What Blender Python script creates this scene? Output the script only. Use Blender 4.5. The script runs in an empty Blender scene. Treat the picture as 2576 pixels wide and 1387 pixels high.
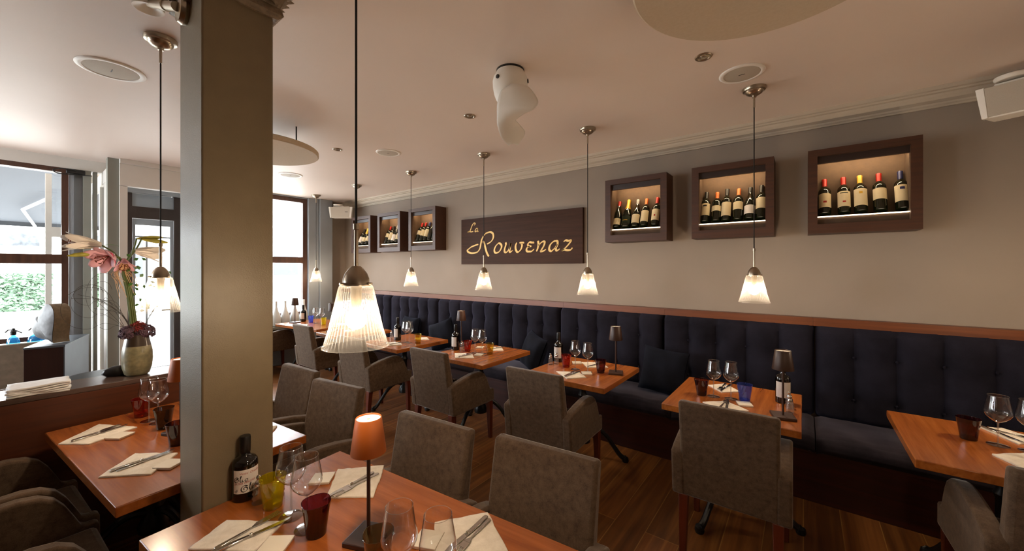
import bpy, math, random
from mathutils import Vector, Matrix
R = random.Random(7)
PI = math.pi
C = bpy.context.scene.collection
SC = bpy.context.scene

# ------------------------------------------------------------------ camera
cam_d = bpy.data.cameras.new('camera'); cam = bpy.data.objects.new('camera', cam_d); C.objects.link(cam)
cam_d.sensor_width = 36.0; cam_d.sensor_fit = 'HORIZONTAL'; cam_d.lens = 962.0 / 2576 * 36
cam_d.shift_y = -(674 - 693.5) / 2576 * -1.0
cam_d.clip_start = 0.02
cam.location = (0, 0, 1.6); cam.rotation_euler = (PI / 2, 0, math.radians(37.3))
SC.camera = cam

# ------------------------------------------------------------------ mesh helpers
class MB:
    def __init__(s): s.v = []; s.f = []
    def add(s, vs, fs):
        n = len(s.v); s.v += [tuple(p) for p in vs]; s.f += [tuple(i + n for i in f) for f in fs]; return s
    def hexa(s, p): return s.add(p, [(0, 3, 2, 1), (4, 5, 6, 7), (0, 1, 5, 4), (1, 2, 6, 5), (2, 3, 7, 6), (3, 0, 4, 7)])
    def box(s, x0, x1, y0, y1, z0, z1):
        return s.hexa([(x0, y0, z0), (x1, y0, z0), (x1, y1, z0), (x0, y1, z0), (x0, y0, z1), (x1, y0, z1), (x1, y1, z1), (x0, y1, z1)])
    def lathe(s, prof, n=32, cx=0, cy=0, cz=0, mod=None, squash=None):
        vs = []; fs = []; m = len(prof)
        for j in range(n):
            a = 2 * PI * j / n
            for r, z in prof:
                rr = r * (mod(a, z) if mod else 1)
                vs.append((cx + rr * math.cos(a), cy + rr * math.sin(a), cz + z))
        for j in range(n):
            k = (j + 1) % n
            for i in range(m - 1):
                if prof[i][0] < 1e-7 and prof[i + 1][0] < 1e-7: continue
                q = (j * m + i, k * m + i, k * m + i + 1, j * m + i + 1)
                if prof[i][0] < 1e-7: q = (j * m + i, k * m + i + 1, j * m + i + 1)
                elif prof[i + 1][0] < 1e-7: q = (j * m + i, k * m + i, j * m + i + 1)
                fs.append(q)
        return s.add(vs, fs)
    def tube(s, pts, r, n=8, cap=True):
        pts = [Vector(p) for p in pts]; rs = r if isinstance(r, (list, tuple)) else [r] * len(pts)
        base = len(s.v); prev = None
        for i, p in enumerate(pts):
            t = (pts[min(i + 1, len(pts) - 1)] - pts[max(i - 1, 0)])
            if t.length < 1e-9: t = Vector((0, 0, 1))
            t.normalize()
            if prev is None: u = t.cross(Vector((0, 0, 1)) if abs(t.z) < .9 else Vector((1, 0, 0))).normalized()
            else:
                u = prev - t * prev.dot(t)
                u = u.normalized() if u.length > 1e-6 else t.orthogonal().normalized()
            prev = u; w = t.cross(u)
            for j in range(n):
                a = 2 * PI * j / n; s.v.append(tuple(p + (u * math.cos(a) + w * math.sin(a)) * rs[i]))
        for i in range(len(pts) - 1):
            for j in range(n):
                k = (j + 1) % n
                s.f.append((base + i * n + j, base + i * n + k, base + (i + 1) * n + k, base + (i + 1) * n + j))
        if cap:
            s.f.append(tuple(base + j for j in range(n))[::-1]); s.f.append(tuple(base + (len(pts) - 1) * n + j for j in range(n)))
        return s
    def prism(s, poly, z0, z1, ax='z'):
        n = len(poly)
        def P(a, b, h): return (a, b, h) if ax == 'z' else ((h, a, b) if ax == 'x' else (a, h, b))
        vs = [P(a, b, z0) for a, b in poly] + [P(a, b, z1) for a, b in poly]
        fs = [tuple(range(n))[::-1], tuple(range(n, 2 * n))] + [(i, (i + 1) % n, (i + 1) % n + n, i + n) for i in range(n)]
        return s.add(vs, fs)
    def grid(s, fn, nu, nv, closed_u=False):
        vs = [fn(i / nu, j / nv) for i in range(nu + (0 if closed_u else 1)) for j in range(nv + 1)]
        fs = []
        for i in range(nu):
            k = (i + 1) % nu if closed_u else i + 1
            for j in range(nv):
                fs.append((i * (nv + 1) + j, k * (nv + 1) + j, k * (nv + 1) + j + 1, i * (nv + 1) + j + 1))
        return s.add(vs, fs)
    def sphere(s, c, r, n=12, m=8):
        prof = [(r * math.sin(PI * i / m) if 0 < i < m else 0, -r * math.cos(PI * i / m)) for i in range(m + 1)]
        return s.lathe(prof, n, *c)
    def patch(s, r, z0, z1, a0, a1, n=10):   # a bent label on a round bottle, r(z) or number
        return s.grid(lambda u, v: (r * math.cos(a0 + (a1 - a0) * u), r * math.sin(a0 + (a1 - a0) * u), z0 + (z1 - z0) * v), n, 1)
    def xf(s, M, start=0):
        for i in range(start, len(s.v)): s.v[i] = tuple(M @ Vector(s.v[i]))
        return s
    def build(s, name, mat, parent=None, smooth=True, bevel=0, seg=2, sub=0, solid=0, angle=35, normals=True):
        me = bpy.data.meshes.new(name); me.from_pydata(s.v, [], s.f); me.update()
        if normals:
            import bmesh
            bm = bmesh.new(); bm.from_mesh(me); bmesh.ops.recalc_face_normals(bm, faces=bm.faces); bm.to_mesh(me); bm.free()
        if smooth:
            me.polygons.foreach_set('use_smooth', [True] * len(me.polygons))
            if not sub: me.set_sharp_from_angle(angle=math.radians(angle))
        o = bpy.data.objects.new(name, me); C.objects.link(o)
        if mat: me.materials.append(mat)
        if solid: m = o.modifiers.new('solid', 'SOLIDIFY'); m.thickness = solid; m.offset = 0
        if bevel: m = o.modifiers.new('bevel', 'BEVEL'); m.width = bevel; m.segments = seg; m.limit_method = 'ANGLE'; m.angle_limit = math.radians(30); m.harden_normals = False
        if sub: m = o.modifiers.new('sub', 'SUBSURF'); m.levels = sub; m.render_levels = sub
        if parent: o.parent = parent
        return o
def box(x0, x1, y0, y1, z0, z1): return MB().box(x0, x1, y0, y1, z0, z1)
def tag(o, label=None, cat=None, group=None, kind=None):
    if label: o['label'] = label
    if cat: o['category'] = cat
    if group: o['group'] = group
    if kind: o['kind'] = kind
    return o
def thing(name, loc, label, cat, group=None, rz=0, kind=None):
    o = bpy.data.objects.new(name, None); o.empty_display_size = .05; C.objects.link(o)
    o.location = loc; o.rotation_euler = (0, 0, rz)
    return tag(o, label, cat, group, kind)
def dup(root, loc, rz, label, group=None, rot=None, mats=None):
    """copy of a thing with copies of its parts and sub-parts"""
    r = root.copy(); C.objects.link(r); r.location = loc; r.rotation_euler = rot if rot else (0, 0, rz)
    if label: r['label'] = label
    if group: r['group'] = group
    def rec(src, par):
        for ch in kids[src.name]:
            c = ch.copy(); C.objects.link(c); c.parent = par
            rec(ch, c)
    rec(root, r)
    return r
class Kids(dict):
    def __missing__(s, k):
        s[k] = list(bpy.data.objects[k].children); return s[k]
kids = Kids()
def smoothpath(pts, n=8):
    pts = [Vector(p) for p in pts]; out = []
    for i in range(len(pts) - 1):
        p0, p1, p2, p3 = pts[max(i - 1, 0)], pts[i], pts[i + 1], pts[min(i + 2, len(pts) - 1)]
        for k in range(n):
            t = k / n
            out.append(.5 * ((2 * p1) + (-p0 + p2) * t + (2 * p0 - 5 * p1 + 4 * p2 - p3) * t * t + (-p0 + 3 * p1 - 3 * p2 + p3) * t ** 3))
    out.append(pts[-1]); return out

# ------------------------------------------------------------------ materials
def lin(h):
    h = h.lstrip('#'); v = [int(h[i:i + 2], 16) / 255 for i in (0, 2, 4)]
    return tuple((c / 12.92 if c <= .04045 else ((c + .055) / 1.055) ** 2.4) for c in v) + (1,)
def newmat(name):
    m = bpy.data.materials.new(name); m.use_nodes = True; nt = m.node_tree; nt.nodes.clear()
    out = nt.nodes.new('ShaderNodeOutputMaterial'); return m, nt, out
def N(nt, t, **kw):
    n = nt.nodes.new(t)
    for k, v in kw.items():
        if k in n.inputs: n.inputs[k].default_value = v
        else: setattr(n, k, v)
    return n
def coords(nt, scale=(1, 1, 1), rot=(0, 0, 0), kind='Object'):
    tc = N(nt, 'ShaderNodeTexCoord'); mp = N(nt, 'ShaderNodeMapping'); mp.inputs['Scale'].default_value = scale; mp.inputs['Rotation'].default_value = rot
    nt.links.new(tc.outputs[kind], mp.inputs['Vector']); return mp.outputs[0]
def ramp(nt, fac, stops):
    r = N(nt, 'ShaderNodeValToRGB'); e = r.color_ramp.elements
    e[0].position, e[0].color = stops[0]; e[1].position, e[1].color = stops[-1]
    for p, c in stops[1:-1]: x = e.new(p); x.color = c
    nt.links.new(fac, r.inputs[0]); return r.outputs[0]
def plain(name, col, rough=.5, metal=0, var=.08, vscale=6, bump=0, bscale=80, sheen=0, coat=0, spec=.5, bd=.002):
    m, nt, out = newmat(name); b = N(nt, 'ShaderNodeBsdfPrincipled'); L = nt.links
    c = lin(col) if isinstance(col, str) else tuple(col) + (1,)
    b.inputs['Roughness'].default_value = rough; b.inputs['Metallic'].default_value = metal
    b.inputs['Specular IOR Level'].default_value = spec
    if sheen: b.inputs['Sheen Weight'].default_value = sheen; b.inputs['Sheen Roughness'].default_value = .4
    if coat: b.inputs['Coat Weight'].default_value = coat; b.inputs['Coat Roughness'].default_value = .12
    v = coords(nt); n = N(nt, 'ShaderNodeTexNoise'); n.inputs['Scale'].default_value = vscale; n.inputs['Detail'].default_value = 5; L.new(v, n.inputs['Vector'])
    lo = tuple(x * (1 - var) for x in c[:3]) + (1,); hi = tuple(min(1, x * (1 + var)) for x in c[:3]) + (1,)
    L.new(ramp(nt, n.outputs[0], [(.3, lo), (.7, hi)]), b.inputs['Base Color'])
    if bump:
        n2 = N(nt, 'ShaderNodeTexNoise'); n2.inputs['Scale'].default_value = bscale; n2.inputs['Detail'].default_value = 3; L.new(v, n2.inputs['Vector'])
        bp = N(nt, 'ShaderNodeBump'); bp.inputs['Strength'].default_value = bump; bp.inputs['Distance'].default_value = bd; L.new(n2.outputs[0], bp.inputs['Height']); L.new(bp.outputs[0], b.inputs['Normal'])
    L.new(b.outputs[0], out.inputs[0]); return m
def wood(name, c1, c2, axis='y', rough=.3, coat=0, scale=1.0, bump=.1, cross=28, along=1.6, c3=None):
    m, nt, out = newmat(name); b = N(nt, 'ShaderNodeBsdfPrincipled'); L = nt.links
    sc = {'x': (along, cross, cross), 'y': (cross, along, cross), 'z': (cross, cross, along)}[axis]
    v = coords(nt, tuple(s * scale for s in sc))
    n = N(nt, 'ShaderNodeTexNoise'); n.inputs['Scale'].default_value = 1; n.inputs['Detail'].default_value = 6; n.inputs['Roughness'].default_value = .6; n.inputs['Distortion'].default_value = .35; L.new(v, n.inputs['Vector'])
    st = [(.28, lin(c1)), (.72, lin(c2))] if not c3 else [(.25, lin(c1)), (.5, lin(c3)), (.75, lin(c2))]
    L.new(ramp(nt, n.outputs[0], st), b.inputs['Base Color'])
    b.inputs['Roughness'].default_value = rough
    if coat: b.inputs['Coat Weight'].default_value = coat; b.inputs['Coat Roughness'].default_value = .15
    if bump:
        bp = N(nt, 'ShaderNodeBump'); bp.inputs['Strength'].default_value = bump; bp.inputs['Distance'].default_value = .001; L.new(n.outputs[0], bp.inputs['Height']); L.new(bp.outputs[0], b.inputs['Normal'])
    L.new(b.outputs[0], out.inputs[0]); return m
def fabric(name, c1, c2, sheen=.5, rough=.95, vs=9, thread=420, bump=.35, tint=None):
    m, nt, out = newmat(name); b = N(nt, 'ShaderNodeBsdfPrincipled'); L = nt.links
    v = coords(nt); v2 = coords(nt, (1, .25, 1))
    n = N(nt, 'ShaderNodeTexNoise'); n.inputs['Scale'].default_value = vs; n.inputs['Detail'].default_value = 6; n.inputs['Roughness'].default_value = .65; L.new(v, n.inputs['Vector'])
    n2 = N(nt, 'ShaderNodeTexNoise'); n2.inputs['Scale'].default_value = thread; n2.inputs['Detail'].default_value = 2; L.new(v, n2.inputs['Vector'])
    mx = N(nt, 'ShaderNodeMath', operation='MULTIPLY_ADD'); L.new(n2.outputs[0], mx.inputs[0]); mx.inputs[1].default_value = .45; L.new(n.outputs[0], mx.inputs[2])
    L.new(ramp(nt, mx.outputs[0], [(.5, lin(c1)), (.95, lin(c2))]), b.inputs['Base Color'])
    b.inputs['Roughness'].default_value = rough; b.inputs['Sheen Weight'].default_value = sheen; b.inputs['Sheen Roughness'].default_value = .35
    b.inputs['Specular IOR Level'].default_value = .15
    if tint: b.inputs['Sheen Tint'].default_value = lin(tint)
    bp = N(nt, 'ShaderNodeBump'); bp.inputs['Strength'].default_value = bump; bp.inputs['Distance'].default_value = .001; L.new(n2.outputs[0], bp.inputs['Height']); L.new(bp.outputs[0], b.inputs['Normal'])
    L.new(b.outputs[0], out.inputs[0]); return m
def glass(name, col=(1, 1, 1), rough=.0, ior=1.5, trans=0.0, edge=.75, body=None, gloss=1.0):
    """thin glass: see-through with a mirror coat that strengthens towards the rim"""
    m, nt, out = newmat(name); L = nt.links
    t = N(nt, 'ShaderNodeBsdfTransparent'); g = N(nt, 'ShaderNodeBsdfGlossy'); g.inputs['Roughness'].default_value = rough
    lw = N(nt, 'ShaderNodeLayerWeight'); lw.inputs['Blend'].default_value = .35
    e = tuple(c ** 1.6 * edge for c in col) + (1,)
    L.new(ramp(nt, lw.outputs['Facing'], [(.45, tuple(col) + (1,)), (1, e)]), t.inputs[0])
    lf = N(nt, 'ShaderNodeLayerWeight'); lf.inputs['Blend'].default_value = .5      # same from both sides of the thin wall
    p5 = N(nt, 'ShaderNodeMath', operation='POWER'); L.new(lf.outputs['Facing'], p5.inputs[0]); p5.inputs[1].default_value = 4.0
    f0 = ((ior - 1) / (ior + 1)) ** 2 * 2.0
    fr = N(nt, 'ShaderNodeMath', operation='MULTIPLY_ADD'); L.new(p5.outputs[0], fr.inputs[0]); fr.inputs[1].default_value = 1 - f0; fr.inputs[2].default_value = f0
    first = t
    if trans:
        tl = N(nt, 'ShaderNodeBsdfTranslucent'); tl.inputs[0].default_value = tuple(body or col) + (1,)
        df = N(nt, 'ShaderNodeBsdfDiffuse'); df.inputs[0].default_value = tuple(body or col) + (1,)
        md = N(nt, 'ShaderNodeMixShader'); md.inputs[0].default_value = .4; L.new(tl.outputs[0], md.inputs[1]); L.new(df.outputs[0], md.inputs[2])
        mm = N(nt, 'ShaderNodeMixShader'); mm.inputs[0].default_value = trans; L.new(t.outputs[0], mm.inputs[1]); L.new(md.outputs[0], mm.inputs[2]); first = mm
    mg = N(nt, 'ShaderNodeMath', operation='MULTIPLY'); mg.inputs[1].default_value = gloss; L.new(fr.outputs[0], mg.inputs[0])
    mx = N(nt, 'ShaderNodeMixShader'); L.new(mg.outputs[0], mx.inputs[0]); L.new(first.outputs[0], mx.inputs[1]); L.new(g.outputs[0], mx.inputs[2])
    L.new(mx.outputs[0], out.inputs[0]); return m
def emit(name, col, s):
    m, nt, out = newmat(name); e = N(nt, 'ShaderNodeEmission'); e.inputs[0].default_value = tuple(col) + (1,); e.inputs[1].default_value = s
    nt.links.new(e.outputs[0], out.inputs[0]); return m

M = {}
M['wall'] = plain('greige wall paint', '#91857a', .85, var=.04, vscale=2.5, bump=.05, bscale=120)
M['ceil'] = plain('ceiling paint', '#e2d3c8', .5, var=.02, vscale=1.5, spec=.25)
M['cornice'] = plain('cornice paint', '#b8ad9d', .7, var=.02)
M['steel'] = plain('grey painted column', '#8d949b', .35, var=.05, vscale=3, spec=.6)
M['greywood'] = plain('grey green post paint', '#83837a', .5, var=.06, vscale=4)
M['white'] = plain('white paint', '#d9d6cf', .5, var=.03)
M['pillar'] = plain('linen textured pillar paint', '#75674f', .42, var=.05, vscale=14, bump=.35, bscale=260, spec=.45)
M['capital'] = plain('cast plaster capital', '#7a6a55', .55, var=.25, vscale=60, bump=.8, bscale=55, bd=.01)
M['winwood'] = wood('window frame wood', '#3c251b', '#573829', 'z', .4)
M['trimwood'] = wood('rail wood', '#572a12', '#75401d', 'x', .4, cross=40)
M['table'] = wood('sapele table wood', '#86441a', '#bd7232', 'y', .26, .3, c3='#a55d25')
M['tablex'] = wood('sapele table wood lengthways', '#84421a', '#b2652e', 'x', .26, .3, c3='#9b5523')
M['plinth'] = wood('dark red plinth wood', '#2e1109', '#46190d', 'x', .45)
M['cabwood'] = wood('dark wenge veneer', '#331b0d', '#4a2812', 'x', .5, cross=50)
M['cabin'] = plain('cabinet lining', '#4f3b29', .8, var=.12, vscale=25, bump=.4, bscale=60)
M['signwood'] = wood('sign board wood', '#2c180e', '#43281a', 'x', .7, cross=35)
M['signwood'].node_tree.nodes['Principled BSDF'].inputs['Specular IOR Level'].default_value = .25
M['partwood'] = wood('red brown partition wood', '#42200f', '#5d2e16', 'y', .4)
M['parttop'] = wood('partition top wood', '#4a3a33', '#5e4b42', 'y', .22)
M['leg'] = wood('chair leg wood', '#4a1d0f', '#6a2d17', 'z', .35)
M['chair'] = fabric('taupe chair fabric', '#4d3d31', '#6d5b49', .4, vs=40, thread=300, bump=.5)
M['navy'] = fabric('navy velvet', '#121119', '#23222d', .55, vs=5, tint='#7c80b0')
M['seatvel'] = fabric('dark seat velvet', '#1d1b21', '#342f36', .5, vs=5, tint='#a09aa8')
M['cushion'] = fabric('dark blue cushion velvet', '#0b0d14', '#161924', .2, vs=7, tint='#7078a0')
M['iron'] = plain('black cast iron', '#0b0b0b', .35, var=.1)
M['bronze'] = plain('brushed nickel bronze', (.42, .36, .28), .28, 1, var=.06)
M['steelcut'] = plain('polished cutlery steel', (.62, .60, .56), .18, 1, var=.03)
M['cord'] = plain('black cord', '#0a0806', .7)
M['lamplit'] = plain('lamp lacquer in pendant light', '#ad5a1e', .5, .0, var=.04, vscale=3)  # orange carries the pendant's light on the shade in its colour
M['lampdark'] = plain('dark brown lamp lacquer', '#3c2417', .42, .1, var=.04, vscale=3)
M['opal'] = plain('opal lamp diffuser', '#faf6ee', .5, var=.02)
def shade_mat():
    m, nt, out = newmat('ribbed lamp glass'); L = nt.links
    lf = N(nt, 'ShaderNodeLayerWeight'); lf.inputs['Blend'].default_value = .5
    t = N(nt, 'ShaderNodeBsdfTransparent'); L.new(ramp(nt, lf.outputs['Facing'], [(.03, (.90, .89, .86, 1)), (.5, (.66, .64, .58, 1)), (1, (.36, .34, .30, 1))]), t.inputs[0])
    tl = N(nt, 'ShaderNodeBsdfTranslucent'); tl.inputs[0].default_value = (.95, .92, .84, 1)
    df = N(nt, 'ShaderNodeBsdfDiffuse'); df.inputs[0].default_value = (.9, .9, .86, 1)
    g = N(nt, 'ShaderNodeBsdfGlossy'); g.inputs['Roughness'].default_value = .06
    a = N(nt, 'ShaderNodeMixShader'); a.inputs[0].default_value = .4; L.new(tl.outputs[0], a.inputs[1]); L.new(df.outputs[0], a.inputs[2])
    b = N(nt, 'ShaderNodeMixShader'); L.new(ramp(nt, lf.outputs['Facing'], [(.05, (.026, .026, .026, 1)), (.9, (.15, .15, .15, 1))]), b.inputs[0]); L.new(t.outputs[0], b.inputs[1]); L.new(a.outputs[0], b.inputs[2])
    p = N(nt, 'ShaderNodeMath', operation='POWER'); L.new(lf.outputs['Facing'], p.inputs[0]); p.inputs[1].default_value = 3
    q = N(nt, 'ShaderNodeMath', operation='MULTIPLY_ADD'); L.new(p.outputs[0], q.inputs[0]); q.inputs[1].default_value = .6; q.inputs[2].default_value = .05
    x = N(nt, 'ShaderNodeMixShader'); L.new(q.outputs[0], x.inputs[0]); L.new(b.outputs[0], x.inputs[1]); L.new(g.outputs[0], x.inputs[2])
    L.new(x.outputs[0], out.inputs[0]); return m
M['shade'] = shade_mat()
M['bulb'] = emit('warm bulb', (1, .775, .56), 160)
M['socket'] = plain('lamp socket', '#8b7b62', .4, .6)
M['clear'] = glass('clear wine glass', (.985, .985, .98), .0, 1.5, 0, .58, gloss=1.8)
M['pane'] = glass('window pane', (.93, .95, .96), .0, 1.45, 0, .9)
M['crystal'] = glass('pressed crystal', (.9, .88, .85), .03, 1.6, .12, .45, (.8, .78, .74))
M['t_yellow'] = glass('yellow tumbler glass', (.86, .76, .03), .0, 1.5, .22, .5, (.75, .60, .01))
M['t_red'] = glass('red tumbler glass', (.72, .07, .03), .0, 1.5, .2, .45, (.45, .02, .01))
M['t_purple'] = glass('purple tumbler glass', (.26, .05, .07), .0, 1.5, .12, .4, (.08, .01, .015))
M['t_blue'] = glass('blue tumbler glass', (.28, .42, .95), .0, 1.5, .25, .4, (.06, .12, .6))
M['t_amber'] = glass('amber tumbler glass', (.80, .62, .16), .0, 1.5, .12, .4, (.5, .33, .05))
M['t_smoke'] = glass('smoky amber tumbler glass', (.50, .36, .16), .0, 1.5, .06, .35, (.12, .08, .03), gloss=1.6)
M['t_black'] = glass('smoky tumbler glass', (.20, .17, .13), .0, 1.5, .1, .4, (.03, .025, .02))
M['t_brown'] = glass('brown tumbler glass', (.22, .08, .06), .0, 1.5, .1, .4, (.05, .01, .01))
M['linen'] = fabric('cream napkin cloth', '#d2c8b6', '#ebe3d4', .1, vs=30, thread=700, bump=.15)
M['whitecloth'] = fabric('white napkin cloth', '#dcdcda', '#efefee', .1, vs=30, thread=700, bump=.15)
M['card'] = plain('cream butter dish ceramic', '#e2d9c6', .4, var=.03)
M['bottle'] = plain('dark green bottle glass', '#0d1206', .06, var=.1, spec=.7)
M['bottlebrown'] = plain('dark brown bottle glass', '#0b0705', .08, var=.1, spec=.6)
M['label'] = plain('cream paper label', '#cdbc97', .7, var=.05, vscale=20)
M['labelwhite'] = plain('white paper label', '#d8cfc4', .7, var=.05, vscale=20)
for k, c in (('red', '#a01c12'), ('gold', '#c79a2c'), ('orange', '#c2632a'), ('black', '#14100d'), ('blue', '#262a52'), ('silver', '#8d8a86'), ('darkgreen', '#13200f')):
    M['cap_' + k] = plain(k + ' foil', c, .35, .2, var=.05)
M['ink'] = plain('black ink', '#1a1513', .8); M['redink'] = plain('red ink', '#a83524', .8)
M['gilt'] = plain('gilded lettering', '#e6bf6a', .45, .0, var=.06, vscale=30)
M['led'] = emit('led strip', (1, .76, .46), 26); M['ledge'] = emit('lit shelf edge', (1, .80, .56), 2.4)
M['plastic'] = plain('white plastic', '#e8e4dc', .45, var=.02)
M['rimwhite'] = plain('white speaker rim', '#efece6', .4, var=.01)
M['grille'] = plain('speaker grille', '#b9b0a2', .7, var=.05, vscale=300)
M['disc'] = fabric('felt ceiling disc', '#c2b199', '#cabaa3', .1, vs=60, thread=500, bump=.3)
M['dark'] = plain('black plastic', '#0c0a09', .4)
M['darkwood'] = plain('dark door frame', '#2b1d18', .4)
M['silver'] = plain('hammered silver leaf', (.16, .165, .17), .5, .4, var=.2, vscale=20, bump=.5, bscale=22, bd=.006)
M['heartside'] = wood('raw wood heart side', '#6f6250', '#92836c', 'x', .6, bump=.3)
M['pedwood'] = wood('dark pedestal wood', '#2b1511', '#3a1e18', 'z', .35)
M['pedblue'] = plain('blue-grey pedestal side', '#5d6b78', .3, .3, var=.15, vscale=5)  # blue-grey tone of one pedestal side and the top plate
M['vase_low'] = plain('crackled olive glaze', '#837d60', .35, var=.28, vscale=38, coat=.4)
M['vase_top'] = plain('dark bronze glaze', '#3d3128', .3, .3, var=.15, coat=.3)
M['stem'] = plain('lily stem green', '#4c5a26', .5); M['leaf'] = plain('leaf green', '#3f6b2d', .45, var=.2)
M['bud'] = plain('lily bud', '#a8a23e', .5, var=.2, vscale=30)
M['lilyw'] = plain('pale lily petal', '#f6efe6', .5, var=.04, vscale=12); M['lilyp'] = plain('pink lily petal', '#e3adb8', .5, var=.2, vscale=14); M['lilyc'] = plain('deep pink lily throat', '#cf4568', .5, var=.2, vscale=14)
M['stamen'] = plain('rust anther', '#6d2d12', .7); M['twig'] = plain('dark twig', '#3d3a34', .6)
M['hydr'] = plain('dusky purple florets', '#5d4553', .7, var=.4, vscale=60); M['hydr2'] = plain('dark red florets', '#7a2320', .7, var=.35, vscale=60)
M['wrap'] = plain('straw wrap', '#c9a27a', .8, var=.15, vscale=60)
M['sillstone'] = plain('grey brown sill panel', '#7c7263', .8, var=.2, vscale=14, bump=.2, bscale=60)
M['siphon'] = glass('turquoise siphon glass', (.25, .62, .85), .0, 1.45, .35, .6, (.05, .40, .75))
M['porcelain'] = plain('white bottle vase glaze', '#c8cbca', .4, var=.02)
M['tabletop_grey'] = plain('dark cafe table', '#141212', .3)
# outdoors
M['ground'] = plain('pale pavement', '#a9a6a0', .9, var=.05, vscale=.6)
M['awning'] = plain('grey awning cloth', '#50545a', .9, var=.03, vscale=1)
M['hedge'] = plain('hedge leaves', '#587058', .7, var=.6, vscale=2)
M['stone'] = plain('stone wall blocks', '#4a4d50', .9, var=.5, vscale=3)
M['facade'] = plain('rendered facade', '#9a9690', .9, var=.05)
M['bonnet'] = plain('dark metal', '#25282c', .4)

# floor: wide oak boards
def floor_mat():
    m, nt, out = newmat('wide oak boards'); L = nt.links; b = N(nt, 'ShaderNodeBsdfPrincipled')
    v = coords(nt, (1, 1, 1), (0, 0, PI / 2))
    br = N(nt, 'ShaderNodeTexBrick'); br.inputs['Scale'].default_value = 1; br.inputs['Brick Width'].default_value = 1.7; br.inputs['Row Height'].default_value = .19
    br.inputs['Mortar Size'].default_value = .0025; br.inputs['Mortar Smooth'].default_value = .1; br.offset = .37
    br.inputs['Color1'].default_value = (0, 0, 0, 1); br.inputs['Color2'].default_value = (1, 1, 1, 1); br.inputs['Mortar'].default_value = (.5, .5, .5, 1)
    L.new(v, br.inputs['Vector'])
    v2 = coords(nt, (26, 1.3, 1)); n = N(nt, 'ShaderNodeTexNoise'); n.inputs['Scale'].default_value = 1; n.inputs['Detail'].default_value = 6; n.inputs['Distortion'].default_value = .6; L.new(v2, n.inputs['Vector'])
    g = ramp(nt, n.outputs[0], [(.25, lin('#5a3518')), (.5, lin('#7f5028')), (.75, lin('#9d6a36'))])
    mx = N(nt, 'ShaderNodeMix', data_type='RGBA', blend_type='MULTIPLY'); mx.inputs[0].default_value = 1
    t = ramp(nt, br.outputs['Color'], [(0, (.62, .60, .58, 1)), (1, (1.1, 1.05, 1, 1))])
    L.new(g, mx.inputs[6]); L.new(t, mx.inputs[7])
    m2 = N(nt, 'ShaderNodeMix', data_type='RGBA'); L.new(br.outputs['Fac'], m2.inputs[0]); L.new(mx.outputs[2], m2.inputs[6]); m2.inputs[7].default_value = lin('#a0763f')
    L.new(m2.outputs[2], b.inputs['Base Color']); b.inputs['Roughness'].default_value = .38
    bp = N(nt, 'ShaderNodeBump'); bp.inputs['Strength'].default_value = .15; bp.inputs['Distance'].default_value = .002; L.new(n.outputs[0], bp.inputs['Height']); L.new(bp.outputs[0], b.inputs['Normal'])
    L.new(b.outputs[0], out.inputs[0]); return m
M['floor'] = floor_mat()

# ================================================================== the setting
CEIL = 2.81; YW = 3.85; XB = -6.45; XB2 = -6.9
def struct(name, mb, mat, label, cat, bevel=0, parent=None, smooth=False):
    o = mb.build(name, mat, parent, smooth=smooth, bevel=bevel)
    if parent is None: tag(o, label, cat, kind='structure')
    return o
struct('floor', box(-7.6, 2.6, -3.2, 4.0, -.1, 0), M['floor'], 'wide dark oak board floor of the dining room', 'floor')
struct('ceiling', box(-7.6, 2.6, -3.2, 4.0, CEIL, CEIL + .15), M['ceil'], 'plain warm white ceiling of the dining room', 'ceiling')
struct('wall_back', box(-7.2, 2.6, YW, 4.0, 0, CEIL), M['wall'], 'greige wall behind the banquette with sign and bottle cabinets', 'wall')
struct('wall_right', box(2.6, 2.7, -3.2, 4.0, 0, CEIL), M['wall'], 'plain greige end wall outside the view', 'wall')
# wall behind the camera, with an unseen opening added to let daylight in
rw = MB().box(-7.6, -6.3, -3.3, -3.2, 0, CEIL).box(-5.0, 2.7, -3.3, -3.2, 0, CEIL)
for x0, x1 in ((-6.3, -5.0),): rw.box(x0, x1, -3.3, -3.2, 0, .9).box(x0, x1, -3.3, -3.2, 2.5, CEIL)
struct('wall_front', rw, M['wall'], 'greige wall behind the viewpoint with an added tall daylight opening', 'wall')
# cornice with stepped profile along the long wall
prof = [(YW, 2.695), (YW - .018, 2.695), (YW - .022, 2.705), (YW - .03, 2.71), (YW - .034, 2.722), (YW - .06, 2.735), (YW - .075, 2.752), (YW - .08, 2.768), (YW - .098, 2.772), (YW - .102, 2.782), (YW - .118, 2.786), (YW - .122, CEIL), (YW, CEIL)]
struct('trim_1', MB().prism(prof, -7.2, 2.6, 'x'), M['cornice'], 'stepped plaster cornice between greige wall and ceiling', 'cornice')
tr = MB(); xs = [-7.2, -6.6, -5.4, -4.35, -3.25, -2.15, -1.05, .06, 1.2, 2.6]
for a, b in zip(xs, xs[1:]): tr.box(a + .0007, b - .0007, YW - .075, YW, 1.150, 1.212)
struct('trim_2', tr, M['trimwood'], 'reddish wooden rail along the top of the navy banquette back', 'rail')

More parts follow.
